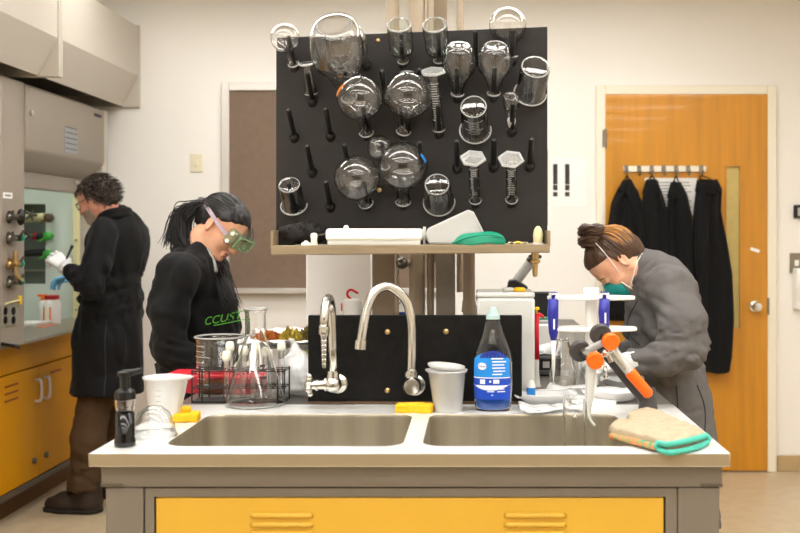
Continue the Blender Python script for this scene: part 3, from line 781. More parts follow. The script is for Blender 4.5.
q = g[-1]; pr = [(0, 0), (.015, 0), (.015, -.02), (.012, -.024)]
for k in range(7): pr += [(.0105-.0006*k, -.026-.013*k), (.0085-.0006*k, -.037-.013*k)]
pr.append((0, pr[-1][1])); w1(MB().lathe(pr, 16, Matrix.Translation(q)).build('hose_tip', 'chrome', auto=40))
f2 = thing('faucet', 'tall swan neck chrome faucet curving to the left over the sink', 'faucet', P(413, 384, 2.96))
w2 = lambda o: world_child(o, f2)
w2(flange(P(415, 385, 2.96), .034).build('flange', 'chrome', auto=40))
c0 = P(412.5, 384, 2.88)
m = MB().tube([P(415, 385, 2.955), c0], .018, 16).tube([c0, P(411.5, 370, 2.88)], [.02, .017], 14); m.ball(c0, .024, 16); m.tube([P(411.5, 376, 2.88), P(411.5, 372, 2.88)], .021, 14)
w2(m.build('valve_body', 'chrome', auto=50))
w2(MB().lathe([(0, .0), (.024, 0), (.026, .012), (.022, .022), (0, .026)], 20, axis_matrix(c0+Vector((0, -.015, -.002)), (0, -1, 0))).build('end_cap', 'chrome', auto=40))
g = [P(411.5, 372, 2.88), P(412, 345, 2.88), P(411, 320, 2.87), P(405, 299, 2.86), P(389, 286.5, 2.84), P(375, 292, 2.82), P(367, 309, 2.81), P(362.5, 333, 2.8), P(361, 344, 2.8)]
w2(MB().tube(bez(g, 6), .0135, 16).build('spout', 'chrome', smooth=True))
w2(MB().tube([P(361.2, 340, 2.8), P(360.5, 349, 2.8)], .0165, 16).build('outlet_ring', 'chrome', auto=40))

# ------------------------------------------------------------------ drying rack
def DB(x): return 3.2+(411-x)*.0005
def B(x, y, off=0): return P(x, y, DB(x))+Vector((0, -off, 0))
rack = thing('drying_rack', 'black glassware drying rack full of pegs above the sink', 'drying rack', P(411, 252, 3.2))
W = lambda o: world_child(o, rack)
m = MB().prism([B(276, 244.2), B(547.5, 243), B(547.5, 26.5), B(276, 37.5)], (0, .022, 0)); W(m.build('board', 'peg_board', bevel=.003))
m = MB().prism([B(548, 225), B(551, 225), B(551, 150), B(548, 150)], (0, .022, 0)); W(m.build('edge_strip', 'milky'))
for x, y in ((378, 40.5), (379.5, 190)): W(MB().lathe([(0, 0), (.008, 0), (.006, .005), (0, .006)], 10, axis_matrix(B(x, y), (0, -1, 0))).build('brass_screw', 'brass', smooth=True))
PEG_D = Vector((0, -.81, .58)).normalized()
pegm = MB().lathe([(0, -.02), (.0165, -.012), (.0165, .006), (.013, .012), (.0085, .016), (.0078, .125), (.006, .131), (0, .133)], 14)
pg0 = pegm.build('peg', 'peg_black', auto=40); pg0.parent = rack
PEG = {}; used = False
for r in range(5):
    for k in range(7):
        x = (294.5 if r % 2 == 0 else 312.5)+36.2*k; y = 66.5+35.3*r-.027*(x-300); PEG[r, k] = (x, y)
        o = pg0 if not used else pg0.copy()
        if used: COL.objects.link(o)
        used = True
        o.matrix_parent_inverse = Matrix.Translation(rack.location).inverted()
        o.matrix_local = Matrix(); o.matrix_basis = axis_matrix(B(x, y), PEG_D)
# shelf below the rack
sh = thing('rack_shelf', 'worn tan wooden shelf under the drying rack', 'shelf', P(411, 255, 3.1))
SD = 3.02
m = MB().prism([P(270.5, 255.3, SD), P(550, 252.8, SD), P(550, 244.3, SD), P(270.5, 245.5, SD)], (0, .36, 0)); world_child(m.build('shelf_board', 'shelf_wood', bevel=.003), sh)
for xs in ((270.5, 273.3), (547.2, 550.5)):
    m = MB().prism([P(xs[0], 246, SD), P(xs[1], 246, SD), P(xs[1], 230.5, SD), P(xs[0], 230.5, SD)], (0, .16, 0)); world_child(m.build('end_plate', 'shelf_wood', bevel=.002), sh)
def SH(x, D=3.07): return Vector(((x-475)*D/1000, D, CAM_H-(245.5-1.2*(x-270)/280-235)*SD/1000))
# service column: pipes and posts from bench to ceiling
sc_ = thing('service_column', 'group of beige posts and pipes rising from the bench to the ceiling', 'column', P(425, 380, 3.5))
W = lambda o: world_child(o, sc_)
def post(x0, x1, D, zt, zb, m_, round_=False, n='post'):
    a = P(x0, 0, D).x; b = P(x1, 0, D).x
    if round_: W(MB().tube([((a+b)/2, D, zb), ((a+b)/2, D, zt)], (b-a)/2, 20, cap=True).build(n, m_, auto=50))
    else: W(box(n, (a, D, zb), (b, D+(b-a), zt), m_, bevel=.003))
post(372, 395, 3.5, 1.36, CT, 'column_tan'); post(396, 399, 3.45, 1.36, CT, 'pipe_beige', True, 'pipe')
post(386, 399.5, 3.5, ZC, 1.37, 'pipe_beige', True, 'pipe'); post(409, 425, 3.46, ZC, CT, 'pipe_beige', True, 'pipe')
post(427, 434, 3.46, ZC, CT, 'pipe_beige', True, 'pipe'); post(436, 455, 3.42, 1.36, CT, 'column_grey'); post(429, 447, 3.55, ZC, 1.3, 'column_tan')
post(456.5, 464, 3.5, ZC, 1.2, 'pipe_beige', True, 'pipe'); post(463, 475, 3.4, 1.36, CT, 'column_tan', True, 'pipe')
W(MB().tube([P(399, 263, 3.45), P(411, 263, 3.44)], .012, 10).build('pipe_branch', 'pipe_beige')); W(MB().ball(P(402, 263, 3.44), .022, 12).build('pipe_valve', 'chrome_dark', smooth=True))
for x in (469,): W(MB().tube([P(469, 312, 3.4), P(469, 300, 3.4)], [.026, .022], 16).build('pipe_collar', 'column_tan'))

# ------------------------------------------------------------------ glassware
def offset(prof, t):
    out = []
    for i, (r, z) in enumerate(prof):
        a = prof[max(i-1, 0)]; b = prof[min(i+1, len(prof)-1)]; dx, dz = b[0]-a[0], b[1]-a[1]; L = math.hypot(dx, dz) or 1
        out.append((max(0, r-dz/L*t), z+dx/L*t))
    out[0] = (0, prof[0][1]+t); out[-1] = (max(prof[-1][0]-t, .001), prof[-1][1]); return out
def vessel(prof, t=.0022, seg=40, M=None): return MB().lathe(prof+offset(prof, t)[::-1], seg, M)
def p_erl(R, H, rn):
    return [(0, .004), (R*.4, .002), (R*.55, 0), (R*.72, .003), (R*.87, .018*R/.05), (R*.96, .034*R/.05), (R, .05*R/.05), (R*.985, .062*R/.05), (R*.95, .075*R/.05), (rn+(R-rn)*.5, H*.61), (rn+.002, H*.88), (rn, H*.91), (rn, H*.97), (rn+.003, H)]
def p_round(R, H, rn):
    a1 = PI-math.asin(rn/R*1.0)-.12; pts = [(R*math.sin(a1*k/18), R-R*math.cos(a1*k/18)) for k in range(19)]
    pts[0] = (0, 0); z1 = pts[-1][1]; return pts+[(rn, z1+.012), (rn, H*.96), (rn+.0035, H*.97), (rn+.0035, H)]
def p_bottle(R, H, rn): return [(0, .003), (R*.6, .002), (R-.006, 0), (R-.001, .004), (R, .01), (R, H*.66), (R-.003, H*.72), (rn+.006, H*.83), (rn, H*.86), (rn, H*.95), (rn+.003, H*.96), (rn+.003, H)]
def p_beaker(R, H, fl=.004): return [(0, 0), (R-.01, 0), (R-.003, .003), (R, .01), (R, H*.93), (R+fl*.5, H*.97), (R+fl, H)]
def hang(name, label, peg, tgt, L, build, centre=0):
    """thing hung on a peg: axis runs from the peg root to the picture point tgt, L metres long to its base"""
    Bp = B(*PEG[peg]); best = None
    for i in range(600):
        D = Bp.y-.0005*i; q = P(tgt[0], tgt[1], D); e = abs((q-Bp).length-(L-centre+.012))
        if best is None or e < best[0]: best = (e, q)
    d = (best[1]-Bp).normalized(); base = Bp+d*(L+.012)
    t = thing(name, label, 'glassware', (0, 0, 0), group='glassware on the drying rack')
    t.matrix_world = axis_matrix(base, -d); t.location = base; t.rotation_mode = 'QUATERNION'; t.rotation_quaternion = (-d).to_track_quat('Z', 'Y')
    build(t); return t
G = 'glass'
def simple(prof, m=G, t=.002, seg=48, base=None, lip=.0026):
    def f(o):
        vessel(prof, t, seg).build('vessel', m, o, smooth=True, fix=True)
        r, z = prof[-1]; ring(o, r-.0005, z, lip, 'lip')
        if base: ring(o, base[0], base[1], .0022, 'base_glint', 'glint_edge')
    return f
def ring(o, r, z, w, nm, m='glint_rim'):  # white bead along glass lips and bases, in place of their glints
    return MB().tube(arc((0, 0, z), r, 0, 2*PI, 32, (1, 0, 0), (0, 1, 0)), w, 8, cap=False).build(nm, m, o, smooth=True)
def rings_(o, R, zs, frac, m='white_ink'):
    mb = MB()
    for i, z in enumerate(zs):
        a1 = frac if i % 5 else frac*1.8
        mb.rings([[Vector(((R+.0005)*math.cos(-PI/2-a1+2*a1*k/6), (R+.0005)*math.sin(-PI/2-a1+2*a1*k/6), zz)) for k in range(7)] for zz in (z, z+.0012)], cap=False, closed=False)
    return mb.build('graduation', m, o)
hang('round_flask', 'small round flask overhanging the upper corner beside the tack board', (0, 0), (285, 38), .15, simple(p_round(.046, .15, .014)), .046)
def adapter(o):
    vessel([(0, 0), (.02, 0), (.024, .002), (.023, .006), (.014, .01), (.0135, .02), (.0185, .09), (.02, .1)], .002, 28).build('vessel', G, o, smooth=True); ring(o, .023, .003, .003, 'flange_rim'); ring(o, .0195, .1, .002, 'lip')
hang('glass_adapter', 'narrow tapered glass joint with wide flange below the smallest corner flask', (1, 0), (306.5, 63), .115, adapter)
hang('conical_flask', 'largest conical flask on the drying rack', (1, 1), (338, 46), .285, simple(p_erl(.09, .285, .024), t=.003, seg=56, base=(.052, .003), lip=.004), .08)
def fl_d(o):
    simple(p_round(.072, .215, .019))(o); s = MB()
    R = .0726; s.rings([[Vector((R*math.cos(a)*math.cos(b), R*math.sin(a)*math.cos(b), .072+R*math.sin(b))) for a in np.linspace(.0, .22, 4)] for b in np.linspace(-1.0, -.3, 10)], cap=False, closed=False)
    k = s.build('orange_tape', 'orange_mark', o, smooth=True); k.rotation_euler = (0, 0, -.3); return o
hang('round_flask', 'round flask with an orange tape strip', (2, 2), (360, 98), .215, fl_d, .072)
def fl_e(o):
    simple(p_round(.074, .215, .019))(o); R = .0746; s = MB()
    for i in range(10):
        b = -.62-.07*i
        s.rings([[Vector((R*math.cos(a)*math.cos(b), R*math.sin(a)*math.cos(b), .074+R*math.sin(b+dz))) for a in np.linspace(-.1-.03*(i % 3), .75-.1*(i % 4), 8)] for dz in (0, .014)], cap=False, closed=False)
    k = s.build('printed_lines', 'white_ink', o, smooth=True); k.rotation_euler = (0, 0, 1.2)
hang('round_flask', 'round flask covered in white printed lines', (2, 3), (408, 95), .215, fl_e, .074)
hang('glass_bottle', 'square shouldered bottle hanging in front of the beige pipes, next to the largest flask', (0, 3), (399, 24), .145, simple(p_bottle(.039, .145, .014), 'glass_green', .0025, base=(.035, .003)))
hang('glass_bottle', 'square shouldered bottle above the topmost graduated cylinder', (0, 4), (434.5, 24), .145, simple(p_bottle(.039, .145, .014), 'glass_green', .0025, base=(.035, .003)))
def cylinder(H):
    def f(o):
        vessel([(0, .012), (.0145, .012), (.016, .018), (.016, H-.012), (.019, H-.003), (.019, H)], .002, 28).build('vessel', G, o, smooth=True)
        MB().prism([(.04*math.cos(k*PI/3+.2), .036*math.sin(k*PI/3+.2), 0) for k in range(6)], (0, 0, .011)).build('hex_base', 'glint_base', o, bevel=.003); MB().tube([(.037*math.cos(k*PI/3+.2), .033*math.sin(k*PI/3+.2), .0055) for k in range(7)], .0045, 8, cap=False).build('base_glint', 'glint_edge', o); ring(o, .018, H, .0024, 'lip')  # whitened foot and outline carry the glass glints as colour
        rings_(o, .016, [.04+.008*i for i in range(int((H-.07)/.008))], .55)
    return f
hang('graduated_cylinder', 'graduated cylinder with hexagonal base between the two upper rows of flasks', (2, 4), (433, 70), .2, cylinder(.2))
hang('conical_flask', 'conical flask with pale base ring beside the upper graduated cylinder', (1, 4), (459, 60), .165, simple(p_erl(.054, .165, .017), base=(.032, .002)), .05)
hang('conical_flask', 'conical flask next to the tilted beaker, under the top corner flask', (1, 5), (495, 60), .165, simple(p_erl(.054, .165, .017), base=(.032, .002)), .05)
hang('round_flask', 'round flask rising above the rack edge on the door side', (0, 6), (507.5, 25), .155, simple(p_round(.058, .155, .017)), .058)
hang('beaker', 'wide beaker hanging askew at the door side of the rack', (1, 6), (536, 66), .125, simple(p_beaker(.045, .125, .006), base=(.042, .004)))
hang('beaker', 'tall printed beaker above the middle graduated cylinder', (2, 5), (473.5, 106), .135, lambda o: (simple(p_beaker(.041, .135, .009), base=(.038, .004))(o), rings_(o, .042, [.03+.009*i for i in range(8)], .4)))
def drop(o):
    vessel(p_bottle(.024, .07, .011), .002, 28).build('vessel', G, o, smooth=True)
    MB().tube([(0, 0, .07), (.004, 0, .085), (0, 0, .095)], .0015, 6).build('cord', 'white_rough', o)
    MB().lathe([(0, .095), (.012, .095), (.014, .1), (.01, .125), (0, .127)], 16).build('stopper', 'frosted', o, auto=40)
hang('dropper_bottle', 'small bottle with its stopper dangling on a cord', (2, 6), (511, 95), .135, drop)
hang('round_flask', 'large round flask with white rim above the white tray', (4, 2), (357, 178), .19, simple(p_round(.072, .19, .019)), .072)
def fl_p(o):
    simple(p_round(.077, .215, .02))(o); s = MB(); R = .0776
    s.rings([[Vector((R*math.cos(a)*math.cos(b), R*math.sin(a)*math.cos(b), .077+R*math.sin(b))) for a in np.linspace(0, .2, 4)] for b in np.linspace(-.75, -.35, 6)], cap=False, closed=False)
    k = s.build('blue_tape', 'blue_tape', o, smooth=True); k.rotation_euler = (0, 0, PI+.15)
hang('round_flask', 'largest round flask, marked with blue tape', (4, 3), (403, 166), .215, fl_p, .077)
hang('round_flask', 'tiny round flask half hidden behind two large round flasks', (3, 2), (380, 148), .12, simple(p_round(.04, .12, .012)), .04)
hang('glass_jar', 'short wide jar above the tilted plastic box', (4, 4), (437, 184), .115, simple([(0, 0), (.032, 0), (.04, .004), (.042, .012), (.042, .09), (.048, .1), (.05, .115)], base=(.036, .003)))
hang('beaker', 'small beaker with a shiny base near the dark brush', (4, 0), (289, 184), .1, simple(p_beaker(.036, .1, .007), base=(.032, .004)))
hang('graduated_cylinder', 'graduated cylinder with hexagonal base hanging below the tall printed beaker', (4, 5), (473, 157), .185, cylinder(.185))
hang('graduated_cylinder', 'graduated cylinder with hexagonal base nearest the door on the rack', (4, 6), (511, 158), .185, cylinder(.185))

# ------------------------------------------------------------------ things on the shelf
t = thing('cleaning_brush', 'dark bristle brush lying on the shelf below the small beaker', 'brush', SH(302, 3.12))
s = SDF((-.1, -.06, -.01), (.1, .06, .1), .004); s.ell((0, 0, .035), (.08, .035, .036), .01).warp(lambda x, y, z: .008*noise3(x*60, y*60, z*40)); o = from_np('bristle_core', *s.mesh(), 'bristle', t)
m = MB()
for i in range(420):
    th = random.random()*2*PI; u = random.uniform(-1, 1); p = Vector((.075*u, .03*math.cos(th)*math.sqrt(1-u*u*.8), .036+.03*math.sin(th)*math.sqrt(1-u*u*.8)))
    d = Vector((u*.3+random.uniform(-.4, .4), math.cos(th), math.sin(th)+.3)).normalized(); q = p+d*random.uniform(.008, .02)
    q.z = max(q.z, .002); m.tube([p, q], [.0012, .0005], 3, cap=False)
tag(m.build('bristles', 'bristle', t), kind='stuff')
box('block', (-.09, -.02, 0), (-.02, .03, .03), 'black_plastic', t, bevel=.004)
t = thing('white_tray', 'white plastic tray lying upside down on the shelf', 'tray', SH(376, 3.1))
m = MB(); w2_, d2 = .147, .07
m.box((-w2_, -d2, .012), (w2_, d2, .05)); m.build('tray_shell', 'white_plastic', t, bevel=.01)
m = MB(); 
m.box((-w2_+.006, -d2+.004, 0), (w2_-.006, d2-.004, .014))
m.build('rim', 'milky', t, bevel=.002); MB().ball((-.09, -.02, .052), .009, 10).build('button', 'white_plastic', t, smooth=True)
box('end_clip', (w2_, -.03, .0), (w2_+.008, .03, .056), 'milky', t, bevel=.002)
for x, y, l in ((314, 3.06, 'white plastic plug standing beside the upside down tray'), (306, 3.05, 'small white plug lying near the dark brush')):
    t = thing('plastic_plug', l, 'plug', SH(x, y))
    if x > 310: MB().lathe([(0, 0), (.011, 0), (.0115, .004), (.009, .016), (.0115, .028), (.009, .036), (0, .038)], 16).build('plug_body', 'cream_cap', t, auto=50); MB().tube([(.01, 0, .03), (.04, .01, .036)], .003, 6).build('wire', 'chrome_dark', t)
    else: MB().lathe([(0, 0), (.015, 0), (.015, .005), (.009, .01), (0, .011)], 16).build('plug_body', 'cream_cap', t, auto=50); MB().lathe([(0, .011), (.006, .011), (.005, .014), (0, .014)], 10).build('tip', 'white_plastic', t)
t = thing('plastic_box', 'translucent plastic box tipped on edge on the shelf', 'box', SH(446, 3.1))
o = MB().prism([(-.052, -.05, .002), (.1, -.05, .002), (.114, -.05, .04), (.084, -.05, .1), (.07, -.05, .108), (-.055, -.05, .05), (-.063, -.05, .03)], (0, .1, 0)).build('box_body', 'frosted', t, bevel=.006)
MB().prism([(.078, -.053, .104), (.086, -.053, .1), (.117, -.053, .04), (.11, -.053, .036)], (0, .106, 0)).build('rim', 'frosted', t, bevel=.002)
t = thing('plastic_cover', 'bright green rounded plastic lid leaning against the translucent box', 'lid', SH(478, 3.04))
s = SDF((-.1, -.03, -.01), (.1, .05, .06), .003); s.ell((0, .01, .0), (.082, .03, .04), .01, R=Matrix.Rotation(-.12, 3, 'Y')).plane((0, 0, 0), (0, 0, -1)).warp(lambda x, y, z: .003*np.sin(x*50+z*40)); o = from_np('lid_shell', *s.mesh(), 'green_lid', t)
MB().tube(bez([(-.078, -.01, .004), (-.03, -.026, .022), (.03, -.026, .03), (.075, -.012, .022)], 6), .003, 6).build('rim', 'green_lid', t, smooth=True)
t = thing('rubber_bulb', 'cream rubber bulb standing at the end of the shelf', 'bulb', SH(538, 3.06))
MB().lathe([(0, 0), (.012, 0), (.014, .01), (.015, .03), (.012, .045), (.006, .054), (0, .056)], 18).build('bulb_body', 'tube_cream', t, smooth=True); MB().lathe([(0, 0), (.017, 0), (.017, .006), (0, .006)], 14).build('base_ring', 'milky', t, auto=40)
t = thing('paper_scrap', 'crumpled yellowed paper scrap on the shelf edge', 'paper', SH(518, 3.05))
m = MB(); N = 9; m.add([(-.03+.06*i/N, -.015+.03*j/3, .002+.006*abs(math.sin(i*2.1+j))) for i in range(N+1) for j in range(4)], [(i*4+j, i*4+j+1, i*4+j+5, i*4+j+4) for i in range(N) for j in range(3)])
o = m.build('scrap', 'tube_cream', t); so = o.modifiers.new('s', 'SOLIDIFY'); so.thickness = .001
MB().ball((.0, -.01, .006), (.01, .004, .004), 8).build('yellow_spot', 'yellow', t)
t = thing('gas_tap', 'small metal tap pointing down below the shelf end', 'tap', P(535, 253, 3.1))
zz = t.location.copy(); MB().lathe([(0, .0), (.012, 0), (.012, -.02), (.016, -.022), (.016, -.03), (.009, -.034), (.0075, -.07), (.004, -.074), (0, -.074)], 16).build('tap_body', 'brass', t, auto=40); MB().tube([(-.02, 0, -.012), (.02, 0, -.012)], .005, 8).build('tap_handle', 'chrome_dark', t)
# ------------------------------------------------------------------ things on the bench
def CP(x, y): D = (CAM_H-CT)*1000/(y-235); return Vector(((x-475)*D/1000, D, CT))     # point on the bench top
def CD(x, D): return Vector(((x-475)*D/1000, D, CT))
t = thing('soap_dispenser', 'black foam soap dispenser at the sink corner', 'soap dispenser', CP(125, 446))
vessel([(0, .0835), (.0205, .0835), (.0215, .086), (.0218, .09), (.024, .1), (.023, .115), (.017, .122), (.016, .126)], .0015, 28).build('bottle_shell', 'clear_plastic', t, smooth=True)
MB().lathe([(0, .0005), (.0243, .0015), (.0247, .012), (.0222, .022), (.0217, .08), (0, .083)], 28).build('soap_fill', 'soap_black', t, smooth=True)
MB().lathe([(0, .112), (.0245, .112), (.025, .116), (.023, .13), (.015, .136), (.012, .137), (.012, .165), (.017, .167), (.017, .176), (0, .178)], 28).build('collar', 'black_plastic', t, auto=40)
MB().tube([(-.004, 0, .172), (.018, -.002, .175), (.042, -.004, .181)], [.0085, .0075, .006], 12).build('nozzle', 'black_plastic', t, auto=50)
t = thing('plastic_dome', 'clear plastic dome lid on the steel beside the soap dispenser', 'lid', CP(154, 436))
pr = [(.055, 0), (.055, .004), (.052, .004), (.048, .03), (.036, .058), (.018, .072), (0, .075)]
vessel(pr[::-1], .0015, 36).build('dome', 'clear_plastic', t, smooth=True)
MB().tube(arc((0, 0, .002), .055, 0, 2*PI, 36, (1, 0, 0), (0, 1, 0)), .0022, 6, cap=False).build('rim', 'clear_plastic', t, smooth=True)
def tripour(name, label, loc, R, H, m_, spout, lid=False, rot=0):
    t = thing(name, label, 'beaker', loc, (0, 0, rot))
    prof = [(0, 0), (R*.78, 0), (R*.8, .003), (R, H*.93), (R+.004, H*.94), (R+.006, H)]
    def warp(v, z):
        return v
    mb = vessel(prof, .0018, 48)
    vs = []
    for x, y, z in mb.v:
        r = math.hypot(x, y); a = math.atan2(y, x)
        if r > R*.5 and z > H*.8: k = 1+spout*max(0, math.cos(a))**8*((z-H*.8)/(H*.2)); x *= k; y *= k
        vs.append((x, y, z))
    mb.v = vs; mb.build('cup', m_, t, smooth=True)
    g = MB()
    for i in range(5):
        z = H*(.25+.12*i); rr = R*(.8+.2*z/H)+.0006
        g.rings([[Vector((rr*math.cos(-1.75+.3*k/5), rr*math.sin(-1.75+.3*k/5), zz)) for k in range(6)] for zz in (z, z+.0015)], cap=False, closed=False)
    g.build('graduation', 'ink_pale', t)
    return t
tripour('plastic_beaker', 'tall frosted plastic beaker with pouring lip beside the sink', CP(164, 421), .05, .12, 'frosted', .45)
t = tripour('plastic_beaker', 'cloudy plastic beaker with loose lid next to the blue soap bottle', CP(448, 411), .05, .118, 'frosted', .2, rot=PI*.95)
MB().lathe([(0, .04), (.043, .04), (.0465, .11), (.0, .11)], 30).build('fill', 'milky', t, smooth=True) if False else None
MB().lathe([(0, .002), (.0375, .003), (.0445, .075), (0, .075)], 30).build('contents', 'milky', t, auto=40)
lid = vessel([(0, 0), (.045, 0), (.052, .006), (.054, .012)], .0015, 36).build('loose_lid', 'frosted', t, smooth=True); lid.location = (.006, .0, .119); lid.rotation_euler = (0, -.1, 0)
def sponge(label, loc, l, w, h, rz, chunk=False):
    t = thing('sponge', label, 'sponge', loc, (0, 0, rz))
    s = SDF((-l/2-.01, -w/2-.01, -.01), (l/2+.01, w/2+.01, h+.03), .0022)
    x, y, z = s.g((slice(None),)*3)
    q = [np.abs(x)-l/2+.005, np.abs(y)-w/2+.005, np.abs(z-h/2)-h/2+.005]
    s.d = (np.sqrt(np.maximum(q[0], 0)**2+np.maximum(q[1], 0)**2+np.maximum(q[2], 0)**2)+np.minimum(np.maximum(q[0], np.maximum(q[1], q[2])), 0)-.005).astype(np.float32)
    s.warp(lambda x, y, z: .0012*noise3(x*300, y*300, z*300)+.0015*noise3(x*70, y*70, z*70))
    from_np('foam', *s.mesh(), 'sponge', t)
    if chunk:
        o = MB().box((-l*.35, -w*.1, h), (l*.12, w*.45, h+.014)).build('torn_piece', 'sponge', t, bevel=.004)
    else: MB().box((-l/2+.003, -w/2+.003, 0), (l/2-.003, w/2-.003, .003)).build('scouring_pad', 'tube_cream', t)
    return t
sponge('torn yellow sponge at the sink corner by the frosted beaker', CP(187, 421), .066, .05, .024, .1, True)
sponge('yellow sponge lying on the rim between the two sinks', CP(414.5, 412), .104, .05, .024, -.12)

# wire test tube rack with tubes
RX0, RX1 = P(190, 0, 2.95).x, P(283, 0, 2.95).x; RY0, RY1 = 2.97, 3.05
tr = thing('tube_rack', 'black wire test tube rack on the bench', 'rack', ((RX0+RX1)/2, 3.0, CT))
W = lambda o: world_child(o, tr)
nx = 7; dx = (RX1-RX0)/nx
for z in (CT+.045, CT+.095):
    m = MB()
    for j in range(3): y = RY0+(RY1-RY0)*j/2; m.tube([(RX0, y, z), (RX1, y, z)], .0017, 6)
    for i in range(nx+1): m.tube([(RX0+dx*i, RY0, z), (RX0+dx*i, RY1, z)], .0015, 6)
    W(m.build('wire_grid', 'black_matte'))
W(box('base_plate', (RX0, RY0, CT), (RX1, RY1, CT+.006), 'black_matte'))
for x in (RX0, RX0+.03, RX1-.02, RX1):
    m = MB()
    for y in (RY0, RY1): m.tube([(x, y, CT), (x, y, CT+.1)], .0024, 6)
    W(m.build('upright', 'black_matte'))
for n, (i, j) in enumerate(((2, 0), (2, 1), (3, 1), (4, 0), (4, 1), (5, 0), (5, 1), (6, 1))):
    cx_, cy_ = RX0+dx*(i+.5), RY0+(RY1-RY0)*(.25+.5*j)
    t = thing('test_tube', 'foam stoppered test tube in the %s row of the wire rack, %s slot from left' % (('front', 'back')[j], ('first', 'second', 'third', 'fourth', 'fifth', 'sixth', 'seventh')[i]), 'test tube', (cx_, cy_, CT+.008), group='test tubes in the wire rack')
    h = .115+.012*((n*5) % 3)
    pr = [(.0095*math.sin(k*PI/10), .0095-.0095*math.cos(k*PI/10)) for k in range(6)]+[(.0095, h), (.0105, h+.002)]
    pr[0] = (0, 0); vessel(pr, .0012, 20).build('tube', 'glass', t, smooth=True)
    MB().lathe([(0, h-.02), (.0078, h-.02), (.0078, h), (.0125, h+.002), (.0135, h+.012), (.012, h+.026), (.008, h+.03), (0, h+.031)], 18).build('stopper', 'cream_cap', t, smooth=True)
# beaker with amber liquid
t = thing('beaker', 'large graduated beaker with brown residue behind the wire rack', 'beaker', CD(219.5, 3.2))
Rb = .073; Hb = .175
simple(p_beaker(Rb, Hb, .005), 'glass', .002, 48)(t); rings_(t, Rb, [.03+.017*i for i in range(8)], .32).rotation_euler = (0, 0, -.75)
MB().lathe([(0, .003), (Rb-.006, .004), (Rb-.0035, .012), (Rb-.0035, .045), (0, .045)], 40).build('residue', 'amber', t, auto=40)
# big conical flask
t = thing('conical_flask', 'tall empty conical flask standing in front of the wire rack', 'flask', CP(255.5, 405))
vessel([(0, .003), (.07, .002), (.078, 0), (.086, .004), (.088, .012), (.085, .024), (.055, .12), (.034, .19), (.030, .205), (.030, .268), (.033, .278), (.0335, .284)], .002, 48).build('vessel', 'glass', t, smooth=True); ring(t, .033, .283, .0026, 'lip'); ring(t, .0845, .006, .0026, 'base_glint', 'glint_edge')
m = MB()
for k in range(3): m.box((.01+.0*k, -.0005, 0), (.028-.006*(k == 1), .0005, .004))
pl = MB(); 
for (a0, z) in ((-1.15, .105), (-1.15, .118), (-1.15, .085)):
    r_ = .0605-.31*(z-.105)+.001
    pl.rings([[Vector((r_*math.cos(a0+.28*k/4), r_*math.sin(a0+.28*k/4), zz)) for k in range(5)] for zz in (z, z+.007)], cap=False, closed=False)
pl.build('printed_mark', 'ink', t)
# red plastic tray
t = thing('red_tray', 'red plastic tray lying behind the wire rack', 'tray', CD(214, 3.2)+Vector((.03, 0, 0)), (0, 0, -.06))
m = MB().box((-.17, -.05, .0), (.12, .06, .012)); m.build('tray_base', 'dark_red', t, bevel=.003)
m = MB().box((-.17, -.055, .045), (-.1, .06, .062)); m.box((-.1, -.05, .043), (.14, -.03, .058)); m.box((-.1, .045, .043), (.14, .065, .058)); m.build('flange', 'red', t, bevel=.004)
m = MB().box((-.14, -.045, .01), (-.13, .055, .05)); m.box((.12, -.045, .01), (.13, .055, .05)); m.box((-.14, -.05, .01), (.13, -.042, .05)); m.box((-.14, .05, .01), (.13, .058, .05)); m.build('tray_wall', 'dark_red', t)
# bowl, foil, herbs
bl = CD(278, 3.45)
t = thing('white_bowl', 'white plastic bowl under the foil sheet', 'bowl', bl)
vessel([(0, 0), (.05, 0), (.06, .004), (.085, .07), (.1, .115), (.104, .118)], .003, 40).build('bowl_shell', 'white_plastic', t, smooth=True)
t = thing('foil_sheet', 'crumpled foil tray holding dried herbs above the white bowl', 'foil', bl+Vector((.03, .06, .12)))
N = 36; M_ = 22; m = MB(); vs = []
for i in range(N+1):
    for j in range(M_+1):
        x = -.15+.33*i/N; y = -.13+.26*j/M_; ed = max(abs(i/N-.5), abs(j/M_-.5))*2
        vs.append((x, y, .002+.03*max(0, ed-.72)/.28*1.0*(ed > .72)-.02*(ed > .9)*(j < 3)+.008*float(noise3(np.array(x*40), np.array(y*40), np.array(.5)))+.008))
m.add(vs, [(i*(M_+1)+j, (i+1)*(M_+1)+j, (i+1)*(M_+1)+j+1, i*(M_+1)+j+1) for i in range(N) for j in range(M_)])
o = m.build('foil', 'foil', t); so = o.modifiers.new('s', 'SOLIDIFY'); so.thickness = .0008
def herbs(nm, lab, c, rx, ry, h, m_, n, par):
    mb = MB(); rnd = random.Random(n)
    for i in range(n):
        a = rnd.random()*2*PI; r = math.sqrt(rnd.random()); z = h*(1-r*r)*rnd.uniform(.3, 1); p = Vector((c[0]+rx*r*math.cos(a), c[1]+ry*r*math.sin(a), c[2]+z))
        l = rnd.uniform(.006, .014); e = Euler((rnd.random()*3, rnd.random()*3, rnd.random()*6)).to_matrix()
        mb.add([p+e @ Vector(q)*l for q in ((-1, 0, 0), (0, -.5, .15), (1, 0, 0), (0, .5, .15))], [(0, 1, 2, 3)])
    return tag(mb.build(nm, m_, par, fix=False), kind='stuff')
herbs('orange_herb', '', (-.07, -.02, .01), .06, .06, .035, 'herb_orange', 420, t); herbs('yellow_herb', '', (.01, -.02, .012), .05, .06, .045, 'herb_yellow', 380, t)
herbs('olive_herb', '', (.085, .0, .012), .075, .07, .06, 'herb_olive', 600, t)
t = thing('green_sprig', 'small green sprigs beside the white plastic bag', 'herb', CD(305, 3.35)+Vector((0, 0, .1)))
